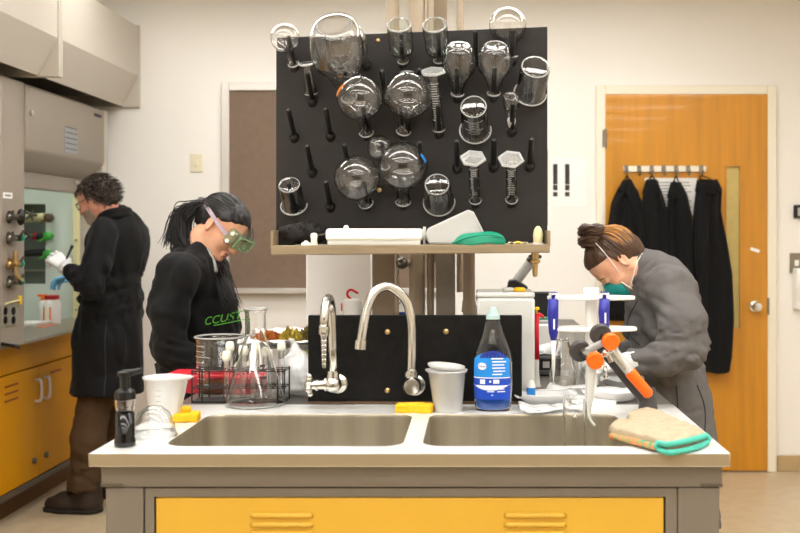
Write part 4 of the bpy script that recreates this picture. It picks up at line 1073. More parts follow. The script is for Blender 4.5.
herbs('leaf_cluster', '', (0, 0, -.01), .03, .03, .02, 'herb_green', 90, t); MB().tube([(0, 0, -.1), (.0, 0, 0)], .006, 6).build('stalk', 'herb_green', t)
# plastic bag
t = thing('plastic_bag', 'crumpled white plastic bag next to the black splash panel', 'bag', CD(299, 3.12))
s = SDF((-.09, -.09, -.01), (.08, .08, .2), .005)
s.ell((.01, 0, .06), (.055, .06, .06), .03).cap((.0, 0, .08), (-.035, -.01, .1), .035, .02, .03).cap((.0, 0, .1), (-.02, .01, .16), .03, .006, .03).cap((-.03, -.02, .03), (-.05, -.03, .02), .03, .02, .03).plane((0, 0, .001), (0, 0, -1))
s.warp(lambda x, y, z: .012*np.abs(noise3(x*28, y*28, z*20))+.006*np.abs(noise3(x*70+3, y*70, z*50))-.006)
from_np('bag_body', *s.mesh(), 'sheet', t)
MB().tube([(-.02, .01, .155), (-.024, .008, .17), (-.03, 0, .176)], [.006, .009, .003], 8).build('knot', 'sheet', t, smooth=True)

# dish soap bottle
t = thing('dish_soap_bottle', 'tall clear bottle of blue dish soap with aqua cap', 'bottle', CP(493, 410))
k_ = 2.857/1000
bp_ = [(0, 33), (4, 36), (12, 37.5), (30, 39), (44, 38.5), (52, 37.5), (58, 35.5), (64, 31), (70, 26.5), (78, 21), (84, 18), (88, 15), (91, 13.5)]
def bell(z, w, f=1, n=48, cxo=0): return [Vector((cxo+w*k_/2*f*math.cos(2*PI*i/n), w*k_/2*f*min(.62, .45+.2*(20/max(w, 1)))*math.sin(2*PI*i/n), z*k_)) for i in range(n)]
def W_at(z):
    for (a, wa), (b, wb) in zip(bp_, bp_[1:]):
        if a <= z <= b: return wa+(wb-wa)*(z-a)/(b-a)
    return bp_[-1][1]
rs = [bell(0, 28)]+[bell(z, w) for z, w in bp_]+[bell(z, w-1.4) for z, w in bp_[::-1]][:-1]+[bell(1, 30)]
MB().rings(rs).build('bottle_shell', 'clear_plastic', t, smooth=True)
MB().rings([bell(1.5, 30), bell(4, 34)]+[bell(z, W_at(z)-1.6) for z in (12, 20, 30, 37)]).build('liquid', 'soap_blue', t, auto=50)
MB().lathe([(0, 91*k_), (.02, 91*k_), (.0195, 95*k_), (.013, 96*k_), (.011, 101*k_), (.007, 103*k_), (0, 103*k_)], 24).build('cap', 'cap_aqua', t, auto=40)
def lab(zf, z0, z1, m_, a0=PI*1.08, a1=PI*1.83, f=1.012, n='label_panel'):
    rs = []
    for q in range(9):
        z = z0+(z1-z0)*q/8; w = W_at(z)*f; ring = []
        for i in range(23):
            a = a0+(a1-a0)*i/22; zz = z+zf*math.sin(PI*i/22)*(q/8)
            w2 = W_at(zz)*f
            ring.append(Vector((w2*k_/2*math.cos(a), w2*k_/2*min(.62, .45+.2*(20/max(w2, 1)))*math.sin(a), zz*k_)))
        rs.append(ring)
    return MB().rings(rs, cap=False, closed=False).build(n, m_, t, smooth=True)
lab(0, 33, 34, 'white_ink', f=1.014, n='label_line'); lab(7, 34, 52, 'label_sky'); lab(5, 53, 55.5, 'label_navy', PI*1.25, PI*1.75)
lab(0, 12, 33, 'label_blue'); lab(-6, 26, 27, 'white_ink', f=1.014, n='label_line')
def on_bottle(o, cx_px, z_px):
    for v in o.data.vertices:
        x = v.co.x+cx_px*k_; z = v.co.y+z_px*k_; w = W_at(z/k_)*1.03; yy = w*k_/2*min(.62, .45+.2*(20/w))*math.sqrt(max(0, 1-(x/(w*k_/2))**2))
        v.co = (x, -yy-.0022-v.co.z, z)
bd_ = MB().lathe([(0, 0), (.0125, 0)], 28); bd_.v = [(x, y*.8, 0) for x, y, z in bd_.v]; o = bd_.build('logo_badge', 'white_ink', t); on_bottle(o, -11, 45)
o = text_mesh('Dawn', .0115, 'logo_lettering', 'label_navy', t, shear=.2); on_bottle(o, -11, 45)
for v in o.data.vertices: v.co.y -= .0008
m = MB()
for i, (x0, x1) in enumerate(((-2, 10), (-1, 13), (-1, 11), (-1, 12), (0, 12), (-1, 9))): m.add([(x0*k_, (52-3.1*i)*k_, 0), (x1*k_, (52-3.1*i)*k_, 0), (x1*k_, (53.2-3.1*i)*k_, 0), (x0*k_, (53.2-3.1*i)*k_, 0)], [(0, 1, 2, 3)])
o = m.build('label_print', 'white_ink', t); on_bottle(o, 0, 0)
m = MB()
for x0, y0, x1, y1 in ((-13, 27.5, -8, 32), (-4, 29, -2, 31), (0, 28, 6, 32), (-6, 22, 0, 23), (-6, 19.5, 1, 20.5), (4, 22, 11, 23), (4, 19.5, 12, 20.5), (-2, 16, 0, 17)): m.add([(x0*k_, y0*k_, 0), (x1*k_, y0*k_, 0), (x1*k_, y1*k_, 0), (x0*k_, y1*k_, 0)], [(0, 1, 2, 3)])
o = m.build('label_boxes', 'white_ink', t); on_bottle(o, 0, 0)

# things behind the splash panel
t = thing('white_box', 'plain white box under the shelf behind the squeeze bottle', 'box', CD(338, 3.62))
a = P(306, 0, 3.62).x-t.location.x; b = P(371, 0, 3.62).x-t.location.x
box('box_body', (a, 0, 0), (b, .16, P(0, 252, 3.62).z-CT), 'white_rough', t, bevel=.004); box('flap', (a+.006, -.002, .3), (b-.006, 0, P(0, 254, 3.62).z-CT), 'white_rough', t)
t = thing('wash_bottle', 'white squeeze bottle with red bent spout behind the black panel', 'bottle', CD(352, 3.3))
MB().lathe([(0, 0), (.03, 0), (.032, .004), (.032, .275), (.03, .285), (.02, .29), (0, .29)], 28).build('bottle_body', 'white_plastic', t, auto=40)
MB().tube(bez([(-.004, 0, .29), (-.014, -.005, .3), (-.012, -.01, .314), (0, -.012, .32), (.022, -.012, .308)], 6), .004, 8).build('spout', 'red', t, smooth=True)
box('label', (-.035, -.012, .25), (-.031, .012, .275), 'red', t)
t = thing('orange_cap_jar', 'small jar with an orange cap behind the wash bottle', 'jar', CD(368, 3.38)); MB().lathe([(0, 0), (.02, 0), (.02, .2), (.015, .205), (0, .205)], 18).build('jar_body', 'milky', t, auto=40); MB().lathe([(0, .205), (.018, .205), (.018, .225), (0, .226)], 18).build('cap', 'orange_mark', t, auto=40)
t = thing('blue_vial', 'clear bottle with blue print seen between the pipes', 'bottle', CD(403, 3.62)); vessel([(0, 0), (.022, 0), (.024, .005), (.024, .24), (.01, .26), (.01, .28)], .0018, 24).build('vessel', 'glass', t, smooth=True); MB().lathe([(.0245, .17), (.0248, .17), (.0248, .22), (.0245, .22)], 24).build('label', 'label_blue', t)
t = thing('stirrer_motor', 'grey cylinder with a steel stem beside the beige pipe', 'instrument', CD(480, 3.55))
MB().lathe([(0, 0), (.026, 0), (.026, .24), (.024, .25), (0, .25)], 24).build('housing', 'light_grey', t, auto=40); MB().lathe([(0, .25), (.008, .25), (.008, .27), (.014, .27), (.014, .286), (.008, .286), (.008, .3), (0, .3)], 16).build('stem', 'chrome', t, auto=40)
m = MB().box((-.016, -.012, .27), (.016, .012, .285)); m.build('clamp_block', 'light_grey', t, bevel=.002)
t = thing('storage_tub', 'large cloudy plastic tub standing behind the black panel', 'tub', CD(505, 3.14))
a = P(477, 0, 3.14).x-t.location.x; b = P(533, 0, 3.14).x-t.location.x; zt_ = P(0, 296, 3.14).z-CT
MB().box((a, -.1, 0), (b, .12, zt_)).build('tub_body', 'milky', t, bevel=.008)
box('lid', (a-.002, -.1, zt_), (b, .12, zt_+.016), 'milky', t, bevel=.005)
for x, y, c in ((508, 287, 'milky'), (519, 289, 'yellow')):
    p = P(x, y, 3.14)-t.location; MB().lathe([(0, -.008), (.018, -.008), (.02, 0), (.014, .004), (0, .005)], 16, Matrix.Translation((p.x, -.02, zt_+.024))).build('cap', c, t, smooth=True)
box('yellow_mark', (b-.0005, -.07, .1), (b+.001, -.05, .13), 'yellow', t)
t = thing('hand_pump', 'red pump with a T shaped handle and yellow knob on top', 'pump', CD(536.5, 3.3))
MB().lathe([(0, 0), (.016, 0), (.012, .012), (.008, .05), (.009, .1), (0, .1)], 14).build('barrel', 'white_plastic', t, auto=50)
MB().tube([(0, 0, .09), (0, 0, .2), (.002, 0, .235)], [.0095, .0085, .009], 12).build('handle', 'red', t, smooth=True)
MB().tube([(-.012, 0, .234), (.01, 0, .238), (.02, 0, .232), (.024, 0, .224)], [.006, .006, .005, .003], 8).build('trigger', 'red', t, smooth=True)
MB().lathe([(0, .24), (.004, .24), (.004, .252), (.011, .254), (.008, .262), (0, .263)], 14).build('button', 'yellow', t, smooth=True)
# microscope further back
t = thing('microscope', 'microscope with grey tilted arm and black housing behind the tub', 'microscope', CD(514, 3.75))
zz = lambda y: P(0, y, 3.75).z-CT
box('base', (-.06, -.08, 0), (.08, .08, .04), 'dark_grey', t, bevel=.006); box('column', (-.02, -.03, .04), (.03, .03, zz(298)), 'dark_grey', t, bevel=.006)
MB().prism([(-.03, -.04, zz(293)), (.05, -.04, zz(293)), (.05, -.04, zz(286)), (.005, -.04, zz(279)), (-.02, -.04, zz(280))], (0, .08, 0)).build('housing', 'black_matte', t, bevel=.006)
a = P(515, 283, 3.75)-t.location; b = P(530, 263, 3.75)-t.location; a.y = b.y = 0; MB().tube([a, b], .018, 16).build('eyepiece_tube', 'light_grey', t, auto=50); MB().tube([b, b+(b-a).normalized()*.025], .02, 16).build('eyepiece', 'black_plastic', t, auto=50)
t = thing('balance', 'white laboratory balance with a black back shield', 'balance', CD(545, 4.1))
zz = lambda y: P(0, y, 4.1).z-CT
box('body', (-.06, -.1, 0), (.05, .1, zz(322)), 'white_plastic', t, bevel=.008); box('top_plate', (-.05, -.09, zz(322)), (.045, .09, zz(319)), 'light_grey', t, bevel=.003)
box('back_shield', (-.06, .06, zz(330)), (.055, .11, zz(293)), 'black_matte', t, bevel=.006); box('display', (-.03, -.104, .03), (.03, -.1, .055), 'ink', t); box('green_strip', (-.04, -.05, zz(319)), (.03, .02, zz(317)), 'teal_knob', t)
t = thing('black_instrument', 'black bench instrument with a small white panel', 'instrument', CD(545, 3.6))
box('body', (-.05, -.06, 0), (.05, .06, .07), 'black_plastic', t, bevel=.008); box('panel', (-.012, -.062, .03), (.012, -.06, .052), 'light_grey', t); box('drawer', (-.04, -.066, .006), (.04, -.06, .022), 'dark_grey', t, bevel=.002)
t = thing('plastic_bundle', 'crumpled clear plastic wrap on top of the black instrument', 'wrap', CD(545, 3.6)+Vector((0, 0, .07)))
s = SDF((-.07, -.06, -.005), (.07, .06, .06), .004); s.ell((-.01, 0, .015), (.05, .045, .02), .02).ell((.02, 0, .025), (.03, .03, .018), .02).plane((0, 0, 0), (0, 0, -1)).warp(lambda x, y, z: .01*np.abs(noise3(x*50, y*50, z*50))); from_np('wrap', *s.mesh(), 'sheet', t)
MB().tube([(-.04, -.04, .004), (0, -.045, .01), (.04, -.035, .004)], .003, 6).build('fold', 'sheet', t, smooth=True)

# small conical flask on the bench, another in the sink
t = thing('conical_flask', 'small conical flask with marks on the bench behind the weigh boats', 'flask', CD(563, 3.22))
vessel(p_erl(.044, .165, .02), .0022, 40).build('vessel', 'glass', t, smooth=True)
o = MB().rings([[Vector(((.034)*math.cos(-1.5+.35*k/4), (.034)*math.sin(-1.5+.35*k/4), z)) for k in range(5)] for z in (.05, .07)], cap=False, closed=False).build('marking_patch', 'white_ink', t)
box('stopper_band', (-.018, -.018, .158), (.018, .018, .162), 'frosted', t)
t = thing('conical_flask', 'slim conical flask standing inside the sink basin', 'flask', Vector(((575-475)*2.62/1000, 2.62, CT-.195)))
vessel([(0, 0), (.04, 0), (.048, .004), (.05, .014), (.047, .024), (.03, .13), (.0275, .16), (.0285, .215), (.032, .222), (.031, .27), (.033, .272)], .0022, 40).build('vessel', 'glass', t, smooth=True)
MB().tube(arc((0, 0, .271), .033, 0, 2*PI, 30, (1, 0, 0), (0, 1, 0)), .0018, 6, cap=False).build('rim', 'frosted', t, smooth=True)
# weigh boats and plastic sheets
def dish(label, loc, rx, ry, h, rz, seed, m_='sheet'):
    t = thing('weigh_boat', label, 'weigh boat', loc, (0, 0, rz), group='white plastic weigh boats')
    n = 40; rr = random.Random(seed); ph = rr.random()*6
    def ring(s, z, wv): return [Vector((rx*s*math.copysign(abs(math.cos(a))**.6, math.cos(a)), ry*s*math.copysign(abs(math.sin(a))**.6, math.sin(a)), z+wv*math.sin(3*a+ph)+wv*.6*math.sin(5*a+1))) for a in [2*PI*k/n for k in range(n)]]
    rs = [ring(.02, .001, 0), ring(.6, .001, 0), ring(.68, .004, 0), ring(.88, h*.8, .003), ring(1, h, .005), ring(1, h+.0015, .005), ring(.87, h*.8+.0018, .003), ring(.67, .006, 0), ring(.6, .0028, 0), ring(.02, .0028, 0)]
    MB().rings(rs).build('dish', m_, t, smooth=True)
    MB().tube(ring(1, h+.001, .005)+[ring(1, h+.001, .005)[0]], .0018, 6, cap=False).build('rim', m_, t, smooth=True)
dish('wide white weigh boat beside the soap bottle at the sink edge', CD(545, 2.97), .09, .07, .03, .2, 1)
dish('white weigh boat in front of the small marked flask', CD(570, 3.1), .07, .05, .026, -.3, 2)
dish('white weigh boat under the orange electrode arm', CD(612, 3.02), .09, .06, .03, .4, 3)
dish('white weigh boat closest to the grey coated woman', CD(622, 3.3), .07, .055, .024, 0, 4)
t = thing('plastic_sheet', 'flat crumpled plastic sheet drooping over the sink edge', 'sheet', CD(547, 2.86))
N = 26; M_ = 14; vs = []
for i in range(N+1):
    for j in range(M_+1):
        x = -.08+.2*i/N; y = -.065+.12*j/M_; z = .004+.016*abs(float(noise3(np.array(x*26+3), np.array(y*26), np.array(2.2))))
        y -= .03*math.sin(i*.25)*(1-j/M_); vs.append((x, y, z))
o = MB().add(vs, [(i*(M_+1)+j, (i+1)*(M_+1)+j, (i+1)*(M_+1)+j+1, i*(M_+1)+j+1) for i in range(N) for j in range(M_)]).build('sheet_body', 'sheet', t, smooth=True); so = o.modifiers.new('s', 'SOLIDIFY'); so.thickness = .0012
MB().tube([(-.07, -.05, .006), (.0, -.055, .012), (.1, -.04, .008)], .002, 6).build('folded_edge', 'sheet', t, smooth=True)
t = thing('plastic_bottle', 'small bottle with a blue label beside the tub', 'bottle', CD(531, 3.02)); MB().lathe([(0, 0), (.012, 0), (.013, .004), (.013, .05), (.006, .06), (0, .06)], 14).build('bottle_body', 'white_plastic', t, auto=40); MB().lathe([(.0133, .01), (.0136, .01), (.0136, .04), (.0133, .04)], 14).build('label', 'blue_tape', t)

# pipette carousel
D_ = 2.98; pc = thing('pipette_stand', 'white pipette carousel with two round tiers on a column', 'pipette stand', CD(591, D_))
zz = lambda y: P(0, y, D_).z-CT
MB().lathe([(0, 0), (.075, 0), (.075, .008), (.02, .016), (.0165, .03), (.0165, zz(296)), (.022, zz(293)), (.024, zz(289)), (.022, zz(288)), (0, zz(288))], 28).build('column', 'white_plastic', pc, auto=40)
for y, R, off in ((297.5, .132, 0), (328.5, .134, .004)):
    n = 60; m = MB(); pts = []
    for k in range(n):
        a = 2*PI*k/n; r = R*(1-.06*max(0, math.cos(8*a))**6); pts.append((r*math.cos(a)+off, .42*r*math.sin(a), zz(y)-.006))
    m.prism(pts, (0, 0, .011)); m.build('tier', 'white_plastic', pc, bevel=.003)
def pipette(label, x, D, zt_px, zb_px, tip_px, tip_dx=0):
    p = P(x, zt_px, D); z1 = p.z; z0 = P(x, zb_px, D).z; z2 = P(x, tip_px, D).z
    t = thing('pipette', label, 'pipette', (p.x, D, z2), group='blue pipettes on the carousel'); h = z1-z2; hb = z0-z2
    MB().tube([(tip_dx*.2, 0, hb-.004), (.0, 0, hb+.02), (-.002, 0, h-.04), (0, 0, h)], [.008, .014, .0165, .015], 16).build('handle', 'pip_blue', t, smooth=True)
    MB().lathe([(0, h), (.006, h), (.006, h+.012), (.013, h+.013), (.013, h+.02), (0, h+.021)], 16).build('plunger', 'pip_blue', t, auto=40)
    MB().lathe([(.0138, h+.0135), (.0142, h+.0135), (.0142, h+.018), (.0138, h+.018)], 16).build('plunger_ring', 'white_plastic', t)
    MB().tube([(0, 0, hb), (0, 0, hb*.6), (0, 0, hb*.3)], [.008, .0055, .0045], 12).build('shaft', 'white_plastic', t, smooth=True)
    MB().tube([(0, 0, hb*.32), (0, 0, 0)], [.0042, .001], 10).build('tip', 'frosted', t, smooth=True)
    o = text_mesh('eppendorf', .007, 'lettering', 'white_ink', t) if False else MB().box((-.002, -.0172, hb+.03), (.003, -.0163, hb+.06)).build('printed_mark', 'white_ink', t)
pipette('blue pipette hanging at the tub side of the carousel', 553.5, 2.955, 299, 339, 385)
pipette('blue pipette hanging at the woman side of the carousel', 604.5, 2.912, 299, 333, 378)
# electrode arm
D_ = 2.72; ea = thing('electrode_arm', 'jointed grey electrode arm with orange knobs and orange sleeve', 'electrode arm', CD(648, 2.78))
W = lambda o: world_child(o, ea)
b0 = CD(648, 2.78)
W(MB().lathe([(0, 0), (.036, 0), (.036, .006), (.028, .01), (.022, .05), (.02, .075), (0, .078)], 24, Matrix.Translation(b0)).build('base_post', 'dark_grey', auto=40))
a = P(648, 393, 2.77); b = P(609, 345, 2.74)
def bar(p, q, w, h, nm, m_, off=Vector((0, 0, 0))):
    p = p+off; q = q+off; d = (q-p).normalized(); u = d.cross(Vector((0, 1, 0))).normalized(); v = Vector((0, 1, 0))
    pts = [p+u*w, p-u*w, p-u*w*.8, q-u*w, q+u*w]
    return W(MB().prism([p+u*w-v*h, p-u*w-v*h, p-u*w+v*h, p+u*w+v*h], q-p).build(nm, m_, bevel=.006, bseg=3))
bar(P(651, 398, 2.77), P(606, 343, 2.75), .017, .013, 'lower_arm', 'dark_grey', Vector((-.014, .012, -.008)))
o = P(650, 396, 2.745); q = P(629, 371, 2.735)
W(MB().tube([o, o+(q-o)*.08, q+(o-q)*.05, q], [.009, .0155, .0165, .014], 18).build('orange_sleeve', 'orange', smooth=True))
W(MB().tube([q, P(613, 351, 2.73)], .0145, 16).build('clear_sleeve', 'frosted', auto=50)); W(MB().tube([P(626, 369, 2.728), P(611, 349, 2.72)], .008, 10).build('rod', 'chrome', auto=50))
W(MB().tube([P(613, 352, 2.73), P(604, 341, 2.73)], [.012, .008], 12).build('spring', 'chrome', smooth=True))
bar(P(606, 341, 2.75), P(583, 353, 2.75), .01, .01, 'upper_arm', 'light_grey')
def knob(x, y, D, r, nm, m_, dx):
    c = P(x, y, D); ax = Vector((dx, -1, -.18))
    W(MB().lathe([(0, -.012), (r*.92, -.012), (r, -.006), (r, .006), (r*.9, .012), (0, .013)], 28, axis_matrix(c, ax)).build(nm, m_, auto=35))
knob(600.5, 334.5, 2.76, .03, 'joint_knob', 'dark_grey', .15); knob(580, 351, 2.76, .03, 'joint_knob', 'dark_grey', .15)
knob(610.5, 341.5, 2.70, .0235, 'cap_knob', 'orange', .15); knob(595, 360.5, 2.70, .0235, 'cap_knob', 'orange', .15)
W(MB().tube([P(604, 337, 2.75), P(609, 341, 2.71)], .012, 10).build('joint_pin', 'chrome_dark')); W(MB().tube([P(583, 352, 2.75), P(593, 359, 2.71)], .012, 10).build('joint_pin', 'chrome_dark'))
m = MB().tube([P(606, 350, 2.72), P(612, 362, 2.715)], .008, 10); m.tube([P(612, 352, 2.72), P(600, 356, 2.715)], .006, 10); m.ball(P(606, 353, 2.715), .012, 10); W(m.build('clamp_screw', 'chrome', auto=50))
W(MB().tube([P(605, 366, 2.715), P(606, 378, 2.715)], .006, 8).build('drip_tip', 'clear_plastic', smooth=True))
# pipette/electrode sleeve hanging from the arm
t = thing('drip_tube', 'long tapered translucent tube with a bent tip hanging over the sink', 'tube', P(590, 424, 2.72)); 
pts = [P(591, 362, 2.735), P(591, 375, 2.735), P(590, 395, 2.735), P(588.5, 410, 2.735), P(590, 419, 2.73), P(595, 426, 2.725)]
world_child(MB().tube(bez(pts, 5), [.0165-.0125*min(1, k/20) for k in range(26)], 16).build('tube_body', 'milky', smooth=True), t)
world_child(MB().tube([P(591, 364, 2.735), P(591, 361, 2.735)], .018, 16).build('collar', 'white_plastic', auto=40), t)

# oven mitt
mt = thing('oven_mitt', 'tan quilted oven mitt with teal trim lying over the sink corner', 'oven mitt', CP(668, 440))
def MP(x, y, z=.912): D = (CAM_H-z)*1000/(y-235); return Vector(((x-475)*D/1000, D, z))
out = [(609, 432), (613, 428.5), (620, 427), (629, 427), (627, 421), (632, 416.5), (648, 415), (662, 417.5), (682, 427), (697, 434), (706, 440), (698, 443.5), (684, 447.5), (668, 449.5), (658, 447), (648, 443.5), (632, 440), (614, 436)]
poly = np.array([MP(*p)[:2] for p in out])
s = SDF((poly[:, 0].min()-.03, poly[:, 1].min()-.03, .89), (poly[:, 0].max()+.03, poly[:, 1].max()+.03, .965), .0035)
xx, yy = s.ax[0][:, None], s.ax[1][None, :]; dm = np.full((len(s.ax[0]), len(s.ax[1])), 9.); ins_ = np.zeros(dm.shape, bool)
for (ax_, ay_), (bx_, by_) in zip(poly, np.roll(poly, -1, 0)):
    ex, ey = bx_-ax_, by_-ay_; tt = np.clip(((xx-ax_)*ex+(yy-ay_)*ey)/(ex*ex+ey*ey), 0, 1); dm = np.minimum(dm, np.hypot(xx-ax_-tt*ex, yy-ay_-tt*ey))
    ins_ ^= ((ay_ > yy) != (by_ > yy)) & (xx < (bx_-ax_)*(yy-ay_)/(by_-ay_+1e-12)+ax_)
half = np.where(ins_, .008+.014*np.sqrt(np.clip(1-np.exp(-dm/.018), 0, 1)), -dm)
q1, q2 = (xx+yy), (xx-yy); half = half-np.where(ins_, .0028*(np.exp(-(np.sin(q1*75)/.25)**2)+np.exp(-(np.sin(q2*75)/.25)**2))*np.clip(dm/.02, 0, 1), 0)
s.d = (np.abs(s.ax[2][None, None, :]-.917)-half[:, :, None]).astype(np.float32)*.6
s.warp(lambda x, y, z: .002*noise3(x*30, y*30, z*30)); s.plane((0, 0, CT+.0015), (0, 0, -1))
world_child(from_np('mitt_shell', *s.mesh(), 'mitt_tan'), mt)
cuff = [(706, 440), (698, 444), (684, 448), (668, 450.5), (658, 447.5)]
up_ = [MP(x, y)+Vector((0, 0, .011+.004*math.sin(k*.8))) for k, (x, y) in enumerate(cuff)]; dn_ = [MP(x, y)+Vector((.002, -.004, -.004)) for x, y in cuff]
for ps in (up_, dn_): world_child(MB().tube(bez(ps, 5), .0068, 8).build('teal_trim', 'mitt_teal', smooth=True), mt)
for k in (0, -1): world_child(MB().tube([up_[k], (up_[k]+dn_[k])/2+Vector((.006 if k == 0 else -.006, 0, 0)), dn_[k]], .0068, 8).build('teal_trim', 'mitt_teal', smooth=True), mt)
pts = [MP(611, 435.5), MP(622, 438.5), MP(634, 441), MP(648, 444.5), MP(656, 447)]
world_child(MB().tube(bez([p+Vector((0, -.006, .0)) for p in pts], 5), .0085, 8).build('patterned_band', 'mitt_patch', smooth=True), mt)
# ------------------------------------------------------------------ people
def rot_from(fwd, up):
    f = Vector(fwd).normalized(); u = Vector(up); l = u.cross(f).normalized(); u = f.cross(l)
    return Matrix(((f.x, l.x, u.x), (f.y, l.y, u.y), (f.z, l.z, u.z)))   # local x forward, y left, z up

def head_sdf(neck_local, chest_local, fem=True, jaw=1.0):
    lo = np.minimum([-.16, -.13, -.22], np.array(neck_local)-.1); hi = np.maximum([.15, .13, .17], np.array(neck_local)+.09)
    lo = np.minimum(lo, np.array(chest_local)-.09); hi = np.maximum(hi, np.array(chest_local)+.09)
    s = SDF(lo, hi, .0032)
    s.ell((-.018, 0, .035), (.1, .076, .088), .02).ell((.03, 0, .03), (.065, .066, .075), .03)
    s.ell((.035, 0, -.035), (.055, .056, .08), .03)
    for q in (-1, 1):
        s.cap((-.005, q*.05, -.045), (.06, q*.016, -.1), .026*jaw, .018*jaw, .025); s.ell((.06, q*.036, -.035), (.026, .024, .026), .02)
    s.ell((.075, 0, -.1), (.017, .022*jaw, .016), .02)
    s.cap((.085, -.03, .016), (.085, .03, .016), .011, .011, .015)
    for q in (-1, 1): s.ell((.103, q*.033, -.006), (.016, .02, .014), .014, cut=True)
    s.cap((.09, 0, .004), (.113, 0, -.038), .0085, .0125, .012); s.ell((.102, 0, -.043), (.013, .017, .009), .008)
    for q in (-1, 1): s.ell((.082, q*.032, -.006), (.0135, .015, .0125), .004)
    s.ell((.09, 0, -.066), (.011, .024, .007), .008).ell((.088, 0, -.079), (.011, .021, .008), .006)
    s.cap((.1, -.018, -.072), (.1, .018, -.072), .0022, .0022, .004, cut=True)
    for q in (-1, 1):
        R = Matrix.Rotation(-.2, 3, 'Y') @ Matrix.Rotation(q*.35, 3, 'Z')
        s.ell((-.012, q*.078, -.006), (.018, .007, .031), .006, R=R); s.ell((-.008, q*.086, -.003), (.0105, .006, .02), .005, R=R, cut=True)
        s.ell((-.006, q*.077, -.03), (.008, .005, .009), .004)
    s.chain([(-.03, 0, -.04), neck_local, chest_local], [.05 if fem else .056, .052 if fem else .062, .075], .03)
    return s

def place(o, R, T):
    M = Matrix.Translation(T) @ R.to_4x4(); o.data.transform(M); return o

def strands(guides, r0=.0022, r1=.0008, sides=4):
    m = MB()
    for g in guides: m.tube(g, [r0+(r1-r0)*i/(len(g)-1) for i in range(len(g))], sides, cap=False)
    return m

def fold_noise(amp, sx, sy, sz, seed=0):
    def f(x, y, z):
        wx = x+.05*noise3(x*7+seed, y*7, z*7); wz = z+.06*noise3(x*6, y*6+seed, z*6)
        return amp*1.3*(.7-2*np.sqrt(noise3(wx*sx+seed, y*sy+seed*1.7, wz*sz+seed*.3)**2+.006))+amp*.6*(.7-2*np.sqrt(noise3(wx*sx*2.4+seed, y*sy*2.4, wz*sz*2.2+seed)**2+.01))
    return f

def hand_mesh(nm, m_, parent, wrist, fwd, up, curl=.6, mirror=1, spread=1.0, scale=1.0, thumb=(.6, -.55, -.3), pinch=False):
    """palm with four unequal bent fingers and a thumb; fwd runs wrist to knuckles, up is the back of the hand"""
    s = SDF((-.05, -.085, -.1), (.21, .075, .045), .0027)
    ys = [-.03, -.0105, .0095, .0285]; ln = [(.042, .025, .02), (.046, .029, .022), (.043, .027, .021), (.034, .02, .019)]
    s.cap((-.04, 0, 0), (.0, 0, 0), .026, .025, .02)
    for y in ys: s.cap((.0, y*.55, 0), (.085, y, 0), .0155, .0125, .014)
    for i, y in enumerate(ys):
        p = Vector((.086-.004*abs(i-1), y, 0)); a = curl*(.35+.06*i); dy = (i-1.5)*.06*spread
        for j, l in enumerate(ln[i]):
            d = Vector((math.cos(a), dy, -math.sin(a))); q = p+d*l; s.cap(p, q, .0092-.0007*j, .0086-.0007*j, .004); p = q; a += curl*(.9 if j == 0 else .6)
    p = Vector((.018, -.026, -.004)); d = Vector(thumb).normalized()
    s.cap((.01, -.012, 0), p, .016, .014, .012); q = p+d*.036; s.cap(p, q, .013, .0105, .008); d2 = (d+Vector((.5, .25 if pinch else .1, -.25))).normalized(); s.cap(q, q+d2*.03, .0103, .0085, .004)
    V, F = s.mesh(); V[:, 1] *= mirror
    if mirror < 0: F = F[:, ::-1]
    V *= scale
    o = from_np(nm, V, F, m_)
    place(o, rot_from(fwd, up), Vector(wrist)); world_child(o, parent); return o

def face_extras(root, R, T, lips=True, brow='hair_black', lidcol='hair_black'):
    for q in (-1, 1):
        o = MB().tube([(.0885, q*.02, -.0115), (.096, q*.032, -.014), (.089, q*.045, -.0105)], [.001, .0016, .001], 6).build('eyelashes', lidcol, smooth=True); world_child(place(o, R, T), root)
        o = MB().tube([(.0975, q*.014, .013), (.0965, q*.03, .019), (.085, q*.05, .013)], [.002, .0032, .0012], 6).build('eyebrow', brow, smooth=True); world_child(place(o, R, T), root)
    if lips:
        s = SDF((.06, -.04, -.1), (.12, .04, -.05), .0015); s.ell((.0925, 0, -.0665), (.0105, .021, .0055), .003).ell((.0905, 0, -.0785), (.0105, .018, .006), .003); s.cap((.103, -.02, -.0725), (.103, .02, -.0725), .002, .002, .002, cut=True)
        world_child(place(from_np('lips', *s.mesh(), 'lips'), R, T), root)

def hair_cap(hair_fn, grow=.006, noise=.003):
    """shell over the skull kept where hair_fn(x, y, z) is negative (head space)"""
    s = SDF((-.15, -.11, -.16), (.13, .11, .16), .0035)
    s.ell((-.018, 0, .035), (.1+grow, .076+grow, .088+grow), .02).ell((.03, 0, .03), (.065+grow, .066+grow*.8, .075+grow), .03)
    s.cap((-.07, 0, -.02), (-.062, 0, -.06), .05, .04, .03)
    x, y, z = s.g((slice(None),)*3)
    h = hair_fn(x, y, z); k = .016; hh = np.clip(.5-.5*(h-s.d)/k, 0, 1); s.d = (h+(s.d-h)*hh+k*hh*(1-hh)).astype(np.float32)
    s.warp(lambda x, y, z: noise*noise3(x*40, y*110, z*40)+noise*.5*noise3(x*90, y*200, z*90))
    return s

def skull_pt(d, off):
    """point on the skull surface in direction d from the skull centre"""
    d = Vector(d).normalized(); c = Vector((-.01, 0, .033)); lo, hi = 0, .2
    def f(t):
        p = c+d*t; a = ((p.x+.018)/.1)**2+(p.y/.076)**2+((p.z-.035)/.088)**2; b = ((p.x-.03)/.066)**2+(p.y/.066)**2+((p.z-.03)/.075)**2
        return min(a, b)-1
    for _ in range(24):
        m = (lo+hi)/2
        if f(m) < 0: lo = m
        else: hi = m
    return c+d*(lo+off)

